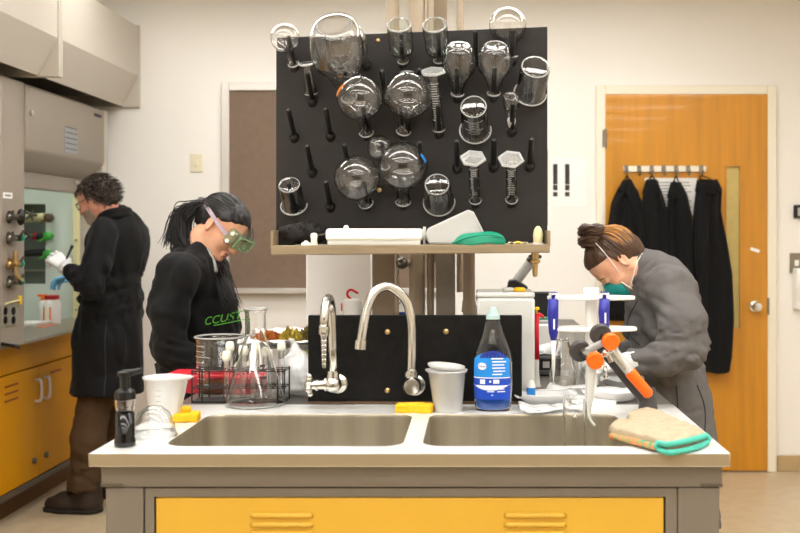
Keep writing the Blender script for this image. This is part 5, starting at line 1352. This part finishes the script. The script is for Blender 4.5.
def swept(n, root_dir, keep, seed, off=(.006, .011), stop=.93, jit=.004, r0=.0022):
    """strands combed along the skull from random starts to root_dir"""
    rnd = random.Random(seed); out = []; rd = Vector(root_dir).normalized(); tries = 0
    while len(out) < n and tries < n*30:
        tries += 1
        d = Vector((rnd.gauss(0, 1), rnd.gauss(0, 1), rnd.gauss(0, 1))).normalized(); p = skull_pt(d, .006)
        if not keep(p) or d.dot(rd) > .97: continue
        g = []; ang = d.angle(rd); ax = d.cross(rd)
        if ax.length < 1e-4: continue
        o = rnd.uniform(*off)
        for k in range(11):
            t = k/10*stop; q = Matrix.Rotation(ang*t, 3, ax) @ d
            g.append(skull_pt(q, .003+(o-.003)*min(1, 3*t+.3)+jit*.3*math.sin(6*t+o*900)))
        out.append(g)
    return out

def coat_logo(root, coat, c, size, txt, m_='logo_green'):
    o = text_mesh(txt, size, 'coat_lettering', m_, None, shear=.25)
    bt = BVHTree.FromPolygons([v.co for v in coat.data.vertices], [p.vertices for p in coat.data.polygons])
    H = []
    for gx in np.linspace(-.06, .06, 9):
        for gz in np.linspace(-.03, .03, 5):
            h = bt.ray_cast(Vector((c[0]+gx, 1, c[2]+gz)), Vector((0, 1, 0)))
            if h[0]: H.append((gx, gz, h[0].y))
    H = np.array(H); A = np.c_[H[:, 0]**2, H[:, 0], H[:, 1], np.ones(len(H))]; co = np.linalg.lstsq(A, H[:, 2], rcond=None)[0]; res = H[:, 2]-A @ co; dy = min(0, np.percentile(res, 8))-.002
    yy = lambda gx, gz: float(np.array([gx*gx, gx, gz, 1]) @ co)+dy
    for v in o.data.vertices:
        gx, gz = v.co.x, v.co.y*1.35+.12*v.co.x; v.co = (c[0]+gx, yy(gx, gz), c[2]+gz)
    world_child(o, root)
    m = MB(); pts = []
    for u in np.linspace(0, 1, 14):
        gx, gz = -.02+.075*u, -size*.72+.009*u; pts.append(Vector((c[0]+gx, yy(gx, gz), c[2]+gz)))
    world_child(MB().tube(pts, .0016, 5).build('coat_underline', m_), root)
    return bt

# ---------- man at the fume hood
DM = 5.08
man = thing('person', 'man in a long black lab coat writing at the fume hood', 'person', (P(100, 0, DM).x, DM, 0))
W = lambda o: world_child(o, man)
fw = Vector((-.94, .3, 0)).normalized(); lf = Vector((-fw.y, fw.x, 0)); up = Vector((0, 0, 1))
nb = P(114, 214, DM+.03)                          # neck base
hr = rot_from(Vector((-.97, .2, 0)).normalized()*math.cos(.36)+Vector((0, 0, -1))*math.sin(.36), (0, 0, 1))*.92; hT = P(97, 199.5, DM)
inv = hr.inverted(); nl = inv @ (P(108, 212, DM+.01)-hT); cl = inv @ (P(113, 222, DM+.02)-hT)
s = head_sdf(nl, cl, fem=False, jaw=1.12); W(place(from_np('body', *s.mesh(), 'skin_pink'), hr, hT))
face_extras(man, hr, hT, brow='hair_grey')
s = head_sdf(nl, cl, fem=False, jaw=1.12); s.d -= .003
x, y, z = s.g((slice(None),)*3)
s.d = np.maximum(s.d, np.maximum(np.maximum(z+.045+.35*(x-.05)*(x > .05), -z-.14), np.maximum(.012-x+.0*z, -.06*np.ones_like(x))+.6*np.maximum(0, -.09-z))).astype(np.float32)
x2 = x+0*z
s.warp(lambda x, y, z: .002*noise3(x*300, y*300, z*300)); W(place(from_np('beard', *s.mesh(), 'beard'), hr, hT))
keepm = lambda p: (p.z > .045 if p.x > .06 else (p.z > .02-.0*p.x if p.x > .02 else p.z > -.07))
hf = lambda x, y, z: np.maximum(np.where(x > .02, .055-z+.2*(x-.02), -.065-z+.0*x), x-.085)
s = hair_cap(hf, .008, .005); W(place(from_np('hair', *s.mesh(), 'hair_grey'), hr, hT))
rnd = random.Random(4); gd = []; gd2 = []
while len(gd)+len(gd2) < 900:
    d = Vector((rnd.gauss(0, 1), rnd.gauss(0, 1), rnd.gauss(0, 1))).normalized(); p = skull_pt(d, .008)
    if not keepm(p) or (p.x > .01 and p.z < .04): continue
    t = d.cross(Vector((.3, .2, 1))).normalized(); bt_ = Vector((-.6, rnd.uniform(-.4, .4), -.5)); L = rnd.uniform(.018, .036)
    g = [p+d*.004*k+(bt_*k/5+t*.35*math.sin(k*1.3+rnd.random()))*L*(k/5) for k in range(6)]; (gd if rnd.random() < .7 else gd2).append(g)
for g, mm, nm in ((gd, 'hair_grey', 'hair_strands'), (gd2, 'hair_grey2', 'hair_strands')): W(place(strands(g, .003, .001).build(nm, mm, smooth=True, fix=False), hr, hT))
# glasses
m = MB()
for q in (-1, 1):
    pts = [Vector((.105-.012*abs(math.sin(a))*0-.01*(q*math.cos(a) > .3), q*.034+.024*math.cos(a), -.006+.018*math.sin(a))) for a in np.linspace(0, 2*PI, 20)]; m.tube(pts, .0032, 6, cap=False)
    m.tube([(.1, q*.058, .002), (.04, q*.078, .004), (-.015, q*.083, .006), (-.03, q*.081, -.012)], .002, 6)
m.tube([(.106, -.01, 0), (.11, 0, .003), (.106, .01, 0)], .002, 6); W(place(m.build('glasses', 'black_plastic', smooth=True), hr, hT))
# coat
s = SDF((-2.35, 4.6, .5), (-1.55, 5.5, 1.6), .0085)
ch = P(118, 250, DM+.05); wa = P(113, 300, DM+.04); hp = P(108, 345, DM+.02); hm = P(108, 396, DM+.02)
R0 = rot_from(fw, up)
s.ell(ch, (.135, .2, .2), .05, R=R0).ell(P(119, 236, DM+.06), (.1, .19, .09), .05, R=R0).ell(wa, (.145, .175, .24), .06, R=R0).ell(hp, (.165, .19, .28), .06, R=R0).ell(hm, (.18, .2, .26), .06, R=R0)
s.cap(P(114, 215, DM+.03), P(117, 230, DM+.04), .062, .1, .04)
ls, le, lw = P(104, 234, DM-.14), P(93, 286, DM-.25), P(71, 271, DM-.2)
s.chain([ls, le], [.078, .062], .03).chain([le, lw], [.062, .046], .012)
rs_, re, rw = P(134, 232, DM+.22), P(118, 282, DM+.32), P(88, 276, DM+.24)
s.chain([rs_, re], [.078, .06], .03).chain([re, rw], [.06, .046], .012)
s.plane((0, 0, P(0, 393, DM).z), (0, 0, -1))
f1_ = fold_noise(.011, 8, 8, 3, 2); f2_ = fold_noise(.007, 12, 12, 18, 5)
s.warp(lambda x, y, z: f1_(x, y, z)+f2_(x, y, z)*np.exp(-((z-1.12)/.12)**2)*1.5)
coat = W(from_np('lab_coat', *s.mesh(), 'coat_black'))
s = SDF((-2.1, 4.9, 1.4), (-1.6, 5.4, 1.62), .005); c = P(113.5, 212, DM+.03)
for k in range(20):
    a = -2.5+5*k/20; b = -2.5+5*(k+1)/20
    q = [c-fw*.072*math.cos(t)+lf*.075*math.sin(t)+Vector((0, 0, .02*math.cos(t)-.012)) for t in (a, b)]; s.cap(q[0], q[1], .017, .017, .01); s.cap(q[0]-Vector((0, 0, .025))-fw*.01*math.cos(a), q[1]-Vector((0, 0, .025))-fw*.01*math.cos(b), .015, .015, .012)
W(from_np('collar', *s.mesh(), 'coat_black'))
# back vent seam of the coat
bt = BVHTree.FromPolygons([v.co for v in coat.data.vertices], [p.vertices for p in coat.data.polygons])
pts = []
for y in range(318, 392, 6):
    h = bt.ray_cast(Vector((P(116, y, DM).x, 4, P(116, y, DM).z)), Vector((0, 1, 0))); 
    if h[0]: pts.append(h[0]+Vector((0, -.001, 0)))
W(MB().tube(pts, .0028, 5).build('coat_seam', 'seam'))
# trousers, boots
s = SDF((-2.25, 4.8, .02), (-1.6, 5.6, .9), .009)
s.chain([P(97, 388, DM-.03), P(88, 440, DM-.07), P(85.5, 478, DM-.04), P(84, 488, DM-.03)], [.088, .079, .075, .086], .03)
s.chain([P(116, 370, DM+.2), P(112, 435, DM+.24), P(111, 480, DM+.26)], [.095, .075, .07], .03).ell(P(106, 360, DM+.05), (.11, .12, .1), .05).plane((0, 0, .125), (0, 0, -1))
g1 = fold_noise(.008, 9, 9, 16, 7); s.warp(lambda x, y, z: g1(x, y, z)*(.5+np.exp(-((z-.15)/.12)**2)*1.3)); W(from_np('trousers', *s.mesh(), 'trousers'))
def boot(c, nm):
    s = SDF((c.x-.3, c.y-.12, -.005), (c.x+.16, c.y+.12, .25), .006)
    s.cap(c+Vector((.03, 0, .05)), c+Vector((.03, 0, .16)), .058, .06, .03).cap(c+Vector((.03, 0, .05)), c+Vector((-.1, .01, .05)), .055, .05, .03).cap(c+Vector((-.1, .01, .045)), c+Vector((-.17, .02, .038)), .05, .036, .03)
    s.plane((0, 0, .018), (0, 0, -1)); o = W(from_np(nm, *s.mesh(), 'boot'))
    s = SDF((c.x-.3, c.y-.12, -.005), (c.x+.16, c.y+.12, .06), .006); s.cap(c+Vector((.035, 0, .02)), c+Vector((-.1, .01, .02)), .06, .056, .02).cap(c+Vector((-.1, .01, .02)), c+Vector((-.175, .02, .02)), .054, .04, .02)
    s.plane((0, 0, .024), (0, 0, 1)); s.plane((0, 0, .001), (0, 0, -1)); q = from_np('sole', *s.mesh(), 'sole'); q.parent = o
    m = MB()
    for k in range(4): m.tube([c+Vector((-.07-.02*k, -.03, .1-.012*k)), c+Vector((-.075-.02*k, .0, .108-.012*k)), c+Vector((-.07-.02*k, .035, .1-.012*k))], .003, 5)
    q = m.build('laces', 'sole'); q.parent = o
boot(Vector((P(84, 0, DM-.03).x, DM-.03, 0)), 'boot'); boot(Vector((P(112, 0, DM+.26).x, DM+.26, 0)), 'boot')
# gloved hands and pen
hd = (lw-le).normalized()
hand_mesh('glove', 'glove', man, lw+hd*.035, (hd+Vector((0, 0, .15))).normalized(), Vector((0, -.6, .8)), 1.1, 1, .6, 1.0, pinch=True)
W(MB().tube([lw+hd*.0, lw+hd*.05], .036, 16).build('glove_cuff', 'glove', smooth=True))
hand_mesh('glove', 'glove_blue', man, rw+Vector((-.03, 0, -.02)), (-1, -.2, .1), (0, .3, 1), .8, -1, .6)
pen = thing('pen', 'black pen held upright in the gloved hand of the man', 'pen', P(70, 256, DM-.3)); world_child(MB().tube([P(66.5, 259, DM-.27), P(71.5, 248, DM-.26)], [.005, .007], 8).build('barrel', 'black_plastic', smooth=True), pen)
world_child(MB().tube([P(71.5, 248, DM-.26), P(72.5, 245.5, DM-.26)], .008, 8).build('pen_cap', 'black_plastic', smooth=True), pen)

# ---------- dark haired woman with goggles
DW = 3.72
wl = thing('person', 'woman with dark ponytail, green tinted goggles and black lab coat at the bench', 'person', (P(190, 0, DW).x, DW, 0))
W = lambda o: world_child(o, wl)
pit = .66; yaw = -.36
fwd = Vector((math.cos(yaw)*math.cos(pit), math.sin(yaw)*math.cos(pit), -math.sin(pit))); upv = Vector((math.sin(pit), 0, math.cos(pit)))
hr = rot_from(fwd, upv)*.92; hT = P(221.5, 227, DW)
inv = hr.inverted(); nl = inv @ (P(203, 240, DW)-hT); cl = inv @ (P(197, 262, DW)-hT)
s = head_sdf(nl, cl, fem=True, jaw=.92); W(place(from_np('body', *s.mesh(), 'skin'), hr, hT)); face_extras(wl, hr, hT)
hf = lambda x, y, z: np.maximum(np.where(x > .0, .03+.55*np.maximum(x-.02, 0)-z, -.055+.9*np.maximum(x+.03, 0)+.0*x-z), x-.095)
s = hair_cap(hf, .007, .0025); W(place(from_np('hair', *s.mesh(), 'hair_black'), hr, hT))
keepw = lambda p: (p.z > .04+.5*max(p.x-.02, 0)) if p.x > 0 else p.z > -.05+.9*max(p.x+.03, 0)
rootd = Vector((-1, 0, -.12)); W(place(strands(swept(420, rootd, keepw, 11)).build('hair_strands', 'hair_black', smooth=True, fix=False), hr, hT))
rp = hr @ skull_pt(rootd, .012)+hT
rnd = random.Random(5); gd = []
for i in range(260):          # ponytail
    j = Vector((rnd.gauss(0, 1), rnd.gauss(0, 1), rnd.gauss(0, 1))); e = rnd.uniform(.55, 1.05)
    pts = [rp+j*.006, P(190, 210, DW)+j*.011, P(181, 215, DW)+j*.015, P(175.5, 230, DW-.02)+j*.014, P(172+4*rnd.random(), 244*e+232*(1-e), DW-.03)+j*.017]
    gd.append(bez(pts, 4))
for i in range(150):
    j = Vector((rnd.gauss(0, 1), rnd.gauss(0, 1), rnd.gauss(0, 1)))
    gd.append(bez([rp+j*.006, P(191, 212, DW)+j*.01, P(184, 222, DW)+j*.014, P(184, 240, DW-.03)+j*.014, P(188+5*rnd.random(), 252, DW-.06)+j*.01], 4))
W(strands(gd, .0028, .0007).build('ponytail', 'hair_black', smooth=True, fix=False))
W(MB().tube([rp+Vector((.004, 0, .0)), rp+Vector((-.018, 0, .006))], .024, 14).build('hair_tie', 'black_plastic', smooth=True))
gd = []
for i in range(170):          # lock falling in front of the coat on the far side
    j = Vector((rnd.gauss(0, 1), rnd.gauss(0, 1), rnd.gauss(0, .5))); e = rnd.uniform(.75, 1.05)
    gd.append(bez([P(212, 246, DW+.06)+j*.008, P(217, 262, DW+.02)+j*.011, P(224, 280, DW-.06)+j*.012, P(229, 296*e+280*(1-e), DW-.09)+j*.013, P(232+6*rnd.random(), 308*e+285*(1-e), DW-.1)+j*.012], 4))
W(strands(gd, .0028, .0006).build('hair_lock', 'hair_black', smooth=True, fix=False))
gd = []
for i in range(16):
    j = rnd.gauss(0, 1); gd.append([Vector((.09, .02+.01*j, .075)), Vector((.118+.006*j, .015+.01*j, .05)), Vector((.122+.006*rnd.random(), .01+.012*j, .02))])
W(place(strands(gd, .001, .0005).build('loose_strands', 'hair_black', fix=False), hr, hT))
# goggles
s = SDF((.0, -.11, -.07), (.19, .11, .07), .0032)
x, y, z = s.g((slice(None),)*3)
def rbox(x, y, z, c, b, r):
    q = [np.abs(x-c[0])-b[0]+r, np.abs(y-c[1])-b[1]+r, np.abs(z-c[2])-b[2]+r]
    return np.sqrt(np.maximum(q[0], 0)**2+np.maximum(q[1], 0)**2+np.maximum(q[2], 0)**2)+np.minimum(np.maximum(q[0], np.maximum(q[1], q[2])), 0)-r
o_ = rbox(x, y, z, (.094, 0, .006), (.034, .073, .034), .02); i_ = rbox(x, y, z, (.086, 0, .006), (.039, .0705, .0315), .018)
s.d = np.maximum(o_, -i_).astype(np.float32); s.cap((.09, 0, -.05), (.14, 0, -.05), .03, .028, .006, cut=True)
gg = W(place(from_np('goggles', *s.mesh(), 'goggle'), hr, hT))
s = SDF((.1, -.1, -.06), (.17, .1, .06), .003); x, y, z = s.g((slice(None),)*3)
o_ = np.maximum(rbox(x, y, z, (.127, 0, .006), (.006, .066, .029), .006), -rbox(x, y, z, (.127, 0, .006), (.02, .057, .021), .01)); s.d = o_.astype(np.float32); s.cap((.11, 0, -.048), (.15, 0, -.048), .027, .027, .006, cut=True)
q = place(from_np('goggle_rim', *s.mesh(), 'goggle_rim'), hr, hT); q.parent = gg
m = MB()
for sgn in (-1, 1):
    for (xx, zz_) in ((.096, -.012), (.096, .024)): m.lathe([(0, 0), (.0085, 0), (.0085, .005), (0, .006)], 12, axis_matrix((xx, sgn*.074, zz_), (0, sgn, 0)))
q = place(m.build('vent_cap', 'white_plastic', auto=40), hr, hT); q.parent = gg
pts = [Vector((.075, -.074, .004)), Vector((.03, -.083, .014)), Vector((-.04, -.081, .03)), Vector((-.1, -.052, .04)), Vector((-.128, 0, .042)), Vector((-.1, .052, .04)), Vector((-.04, .081, .03)), Vector((.03, .083, .014)), Vector((.075, .074, .004))]
bp2 = bez(pts, 5); m = MB(); m.rings([[p+Vector((0, 0, a)) * 1+Vector((p.x, p.y, 0)).normalized()*b for a, b in ((-.008, .0), (.008, 0), (.008, .003), (-.008, .003))] for p in bp2])
q = place(m.build('strap', 'strap', smooth=False), hr, hT); q.parent = gg
# coat
s = SDF((-1.5, 3.3, .3), (-.62, 4.2, 1.45), .0075)
s.ell(P(198, 282, DW+.02), (.115, .175, .15), .05).ell(P(193, 262, DW+.02), (.085, .165, .06), .05).ell(P(200, 315, DW+.03), (.135, .165, .17), .06).ell(P(197, 360, DW+.03), (.14, .165, .2), .06).ell(P(196, 410, DW+.03), (.15, .18, .25), .06).ell(P(196, 470, DW+.03), (.155, .19, .25), .05)
s.cap(P(198, 253, DW), P(194, 266, DW+.01), .062, .085, .03)
ls, le, lw = P(180, 272, DW-.17), P(167, 352, DW-.23), P(216, 372, DW-.2)
s.chain([ls, P(169, 312, DW-.22), le], [.077, .07, .062], .025).chain([le, P(196, 364, DW-.22), lw], [.06, .052, .045], .014)
rs_, re, rw = P(188, 272, DW+.19), P(195, 350, DW+.22), P(240, 350, DW+.1)
s.chain([rs_, re], [.07, .058], .03).chain([re, rw], [.058, .046], .014)
s.plane((0, 0, .42), (0, 0, -1))
f1_ = fold_noise(.009, 8, 8, 5, 3); f2_ = fold_noise(.007, 12, 9, 18, 8); ez = le.z
s.warp(lambda x, y, z: f1_(x, y, z)+f2_(x, y, z)*(np.exp(-((z-ez)/.1)**2)+.4)); coat = W(from_np('lab_coat', *s.mesh(), 'coat_black'))
s = SDF((-1.25, 3.5, 1.2), (-.8, 3.95, 1.45), .0045); c = P(197, 254, DW); tl = Vector((.75, 0, .66)); 
ax1 = Vector((.72, 0, -.42)).normalized()
for k in range(24):
    a = -2.75+5.5*k/24; b = -2.75+5.5*(k+1)/24
    q = [c+Vector((-.066*math.cos(t), -.072*math.sin(t), .036*math.cos(t)+.004)) for t in (a, b)]; s.cap(q[0], q[1], .011, .011, .01); s.cap(q[0]+Vector((-.014*math.cos(a), -.014*math.sin(a), -.03)), q[1]+Vector((-.014*math.cos(b), -.014*math.sin(b), -.03)), .012, .012, .014)
for sg in (-1, 1): s.cap(P(211, 258, DW+sg*.05), P(218, 285, DW+sg*.045-.02), .014, .012, .012)
W(from_np('collar', *s.mesh(), 'coat_black'))
W(MB().tube([P(207, 249, DW-.05), P(212, 262, DW-.065), P(216, 272, DW-.075)], [.01, .014, .008], 10).build('shirt', 'light_grey', smooth=True))
coat_logo(wl, coat, tuple(P(215, 321, DW-.16)), .03, 'CCUST')
s = SDF((-1.4, 3.4, .0), (-.75, 4.1, .6), .012)
for dy in (-.1, .1): s.chain([P(194, 0, DW)*1+Vector((0, dy+.03, -.0)) - Vector((0, 0, P(194, 0, DW).z-.5)), Vector((P(194, 0, DW).x, DW+dy+.03, .06))], [.085, .055], .03).cap(Vector((P(190, 0, DW).x, DW+dy+.03, .05)), Vector((P(190, 0, DW).x+.17, DW+dy+.03, .045)), .045, .04, .02)
s.plane((0, 0, .003), (0, 0, -1)); W(from_np('trousers', *s.mesh(), 'trousers_dark'))
hd = (lw-le).normalized(); hand_mesh('glove', 'glove', wl, lw+hd*.035, (hd+Vector((0, 0, -.05))), (0, -.3, 1), .9, -1, .5, .92); hand_mesh('glove', 'glove', wl, rw+Vector((.04, 0, 0)), (1, -.1, -.1), (0, .3, 1), .9, 1, .5, .92)

# ---------- woman with mask in grey coat
DR = 3.5
wr = thing('person', 'woman with hair bun, teal mask and grey lab coat bending over the bench', 'person', (P(672, 0, DR).x, DR, 0))
W = lambda o: world_child(o, wr)
pit = 1.0; yaw = .12
fwd = Vector((-math.cos(pit), -math.sin(yaw)*math.cos(pit), -math.sin(pit))); upv = Vector((-math.sin(pit), 0, math.cos(pit)))
hr = rot_from(fwd, upv)*.9; hT = P(616.5, 261.5, DR)
inv = hr.inverted(); nl = inv @ (P(640, 272, DR)-hT); cl = inv @ (P(655, 284, DR)-hT)
s = head_sdf(nl, cl, fem=True, jaw=.92); W(place(from_np('body', *s.mesh(), 'skin'), hr, hT)); face_extras(wr, hr, hT, lips=False, brow='hair_brown', lidcol='hair_brown')
hf = lambda x, y, z: np.maximum(np.where(x > .01, .045+.45*np.maximum(x-.03, 0)-z, -.075+1.3*np.maximum(x+.055, 0)+.0*x-z), x-.092)
s = hair_cap(hf, .008, .003); W(place(from_np('hair', *s.mesh(), 'hair_brown'), hr, hT))
keepr = lambda p: (p.z > .055+.4*max(p.x-.03, 0)) if p.x > .01 else p.z > -.07+1.3*max(p.x+.055, 0)
bund = Vector((-.1, 0, 1)); bc = P(592, 236.5, DR)
bund = (inv @ (bc-hT)-Vector((-.01, 0, .033))).normalized()
sw = swept(460, bund, keepr, 21, off=(.006, .012), stop=.95)
back = [g for g in sw if g[0].x < -.045]; rest = [g for g in sw if g[0].x >= -.045]
W(place(strands(rest).build('hair_strands', 'hair_brown', smooth=True, fix=False), hr, hT)); W(place(strands(back[:len(back)*2//3], .0026).build('hair_strands', 'hair_blond', smooth=True, fix=False), hr, hT))
s = SDF(tuple(bc-Vector((.09, .09, .09))), tuple(bc+Vector((.09, .09, .09))), .0035)
s.ell(bc, (.038, .04, .034), .01)
for k in range(2):
    pr_ = None
    for i in range(17):
        a = 2*PI*i/16; p = bc+Vector((.031*math.cos(a), .033*math.sin(a), .02-.036*k+.006*math.sin(a*2)))
        if pr_ is not None: s.cap(pr_, p, .018, .018, .006)
        pr_ = p
s.warp(lambda x, y, z: .003*noise3(x*60, y*60, z*260)); W(from_np('hair_bun', *s.mesh(), 'hair_brown'))
gd = []; rnd = random.Random(9)
for i in range(160):
    a0 = rnd.random()*6; r = rnd.uniform(.045, .051); zo = rnd.choice((.02, -.016))+rnd.gauss(0, .008)
    gd.append([bc+Vector((r*math.cos(a0+.25*k), (r+.003)*math.sin(a0+.25*k), zo+.004*math.sin(k*.6+a0))) for k in range(9)])
W(strands(gd, .0018, .0006).build('bun_strands', 'hair_brown', smooth=True, fix=False))
# mask: cup over nose and mouth, two elastic bands
s = SDF((.03, -.075, -.14), (.16, .075, .02), .003)
s.ell((.08, 0, -.06), (.046, .056, .052), .02).ell((.1, 0, -.045), (.028, .03, .035), .02)
s.cap((.085, 0, -.1), (.07, 0, -.112), .028, .026, .02)
s.plane((.062, 0, 0), (-1, 0, -.12)); mk = W(place(from_np('respirator_mask', *s.mesh(), 'mask_teal'), hr, hT))
o = MB().tube([(.118, -.018, -.018), (.132, 0, -.012), (.118, .018, -.018)], .0025, 6).build('nose_clip', 'chrome', smooth=True); place(o, hr, hT).parent = mk
rim = [Vector((.063, .058*math.cos(a), -.066+.054*math.sin(a))) for a in np.linspace(0, 2*PI, 30)]
o = MB().tube(rim, .0025, 6, cap=False).build('mask_rim', 'white_rough', smooth=True); place(o, hr, hT).parent = mk
def band(pts):
    return MB().tube(bez(pts, 6), .002, 6).build('elastic_band', 'elastic', smooth=True)
for q in (-1, 1):
    o = band([(.067, q*.056, -.045), (.04, q*.074, -.02), (.02, q*.082, .03), (.0, q*.074, .085), (-.012, q*.045, .121), (-.014, 0, .134)]); place(o, hr, hT).parent = mk
    o = band([(.064, q*.052, -.09), (.02, q*.066, -.075), (-.03, q*.064, -.06), (-.075, q*.04, -.062), (-.09, 0, -.062)]); place(o, hr, hT).parent = mk
# coat
s = SDF((.28, 3.05, .25), (1.05, 3.95, 1.42), .0072)
s.cap(P(640, 268, DR+.01), P(655, 282, DR+.01), .066, .1, .03)
s.ell(P(662, 290, DR+.02), (.125, .185, .11), .05, R=Matrix.Rotation(.5, 3, 'Y')).ell(P(661, 318, DR+.02), (.13, .18, .14), .05).ell(P(668, 360, DR+.02), (.125, .165, .14), .05).ell(P(678, 400, DR+.02), (.112, .175, .17), .05).ell(P(684, 450, DR+.02), (.118, .185, .22), .05).ell(P(684, 520, DR+.02), (.12, .19, .22), .05)
ls, le, lw = P(672, 288, DR-.17), P(682, 350, DR-.24), P(636, 361, DR-.24)
s.chain([ls, P(683, 318, DR-.22), le], [.083, .075, .066], .025).chain([le, P(660, 358, DR-.25), lw], [.064, .054, .043], .012)
rs_, re, rw = P(660, 292, DR+.19), P(652, 350, DR+.24), P(622, 352, DR+.14)
s.chain([rs_, re], [.075, .06], .03).chain([re, rw], [.056, .044], .014)
s.plane((0, 0, .4), (0, 0, -1))
f1_ = fold_noise(.009, 8, 8, 5, 6); f2_ = fold_noise(.0095, 14, 9, 24, 4); ez = le.z
s.warp(lambda x, y, z: f1_(x, y, z)+f2_(x, y, z)*(np.exp(-((z-ez)/.09)**2)+.3)); coat = W(from_np('lab_coat', *s.mesh(), 'coat_grey'))
s = SDF((.4, 3.25, 1.12), (.85, 3.75, 1.42), .0045)
ca = P(640, 266, DR+.01)
for k in range(22):
    a = -2.7+5.4*k/22; b = -2.7+5.4*(k+1)/22
    q = [ca+Vector((.05*math.cos(t)+.012, -.078*math.sin(t), .05*math.cos(t)-.012)) for t in (a, b)]; s.cap(q[0], q[1], .012, .012, .01); s.cap(q[0]+Vector((.022, 0, -.022)), q[1]+Vector((.022, 0, -.022)), .014, .014, .014)
W(from_np('collar', *s.mesh(), 'coat_grey'))
bt = BVHTree.FromPolygons([v.co for v in coat.data.vertices], [p.vertices for p in coat.data.polygons])
def seam(pts_px, nm='coat_seam'):
    out = []
    for p in bez([Vector((x, y, 0)) for x, y in pts_px], 8):
        r = P(p.x, p.y, 1)-Vector((0, 0, CAM_H)); h = bt.ray_cast(Vector((0, 0, CAM_H)), r.normalized())
        if h[0]: out.append(h[0]+h[1]*.0005)
    if len(out) > 2: W(MB().tube(out, .0026, 5).build(nm, 'seam'))
seam([(697, 385), (704, 405), (705, 425), (702, 445)]); seam([(638, 300), (628, 320), (630, 335), (640, 345)]); seam([(676, 385), (678, 410), (676, 440)])
s = SDF((.5, 3.2, .0), (1.05, 3.9, .6), .012)
for dy in (-.1, .1): s.chain([Vector((P(676, 0, DR).x, DR+dy+.02, .5)), Vector((P(676, 0, DR).x, DR+dy+.02, .06))], [.085, .055], .03).cap(Vector((P(680, 0, DR).x, DR+dy+.02, .05)), Vector((P(680, 0, DR).x-.17, DR+dy+.02, .045)), .045, .04, .02)
s.plane((0, 0, .003), (0, 0, -1)); W(from_np('trousers', *s.mesh(), 'trousers_dark'))
hd = (lw-le).normalized(); hand_mesh('glove', 'glove', wr, lw+hd*.03, hd+Vector((0, .05, .12)), (0, -.4, 1), .8, 1, .5, .92)
W(MB().tube([lw+hd*.0, lw+hd*.045], .036, 16).build('glove_cuff', 'glove', smooth=True))
hand_mesh('glove', 'glove', wr, rw+Vector((-.03, 0, 0)), (-1, -.15, -.05), (0, .3, 1), .8, -1, .5, .92)
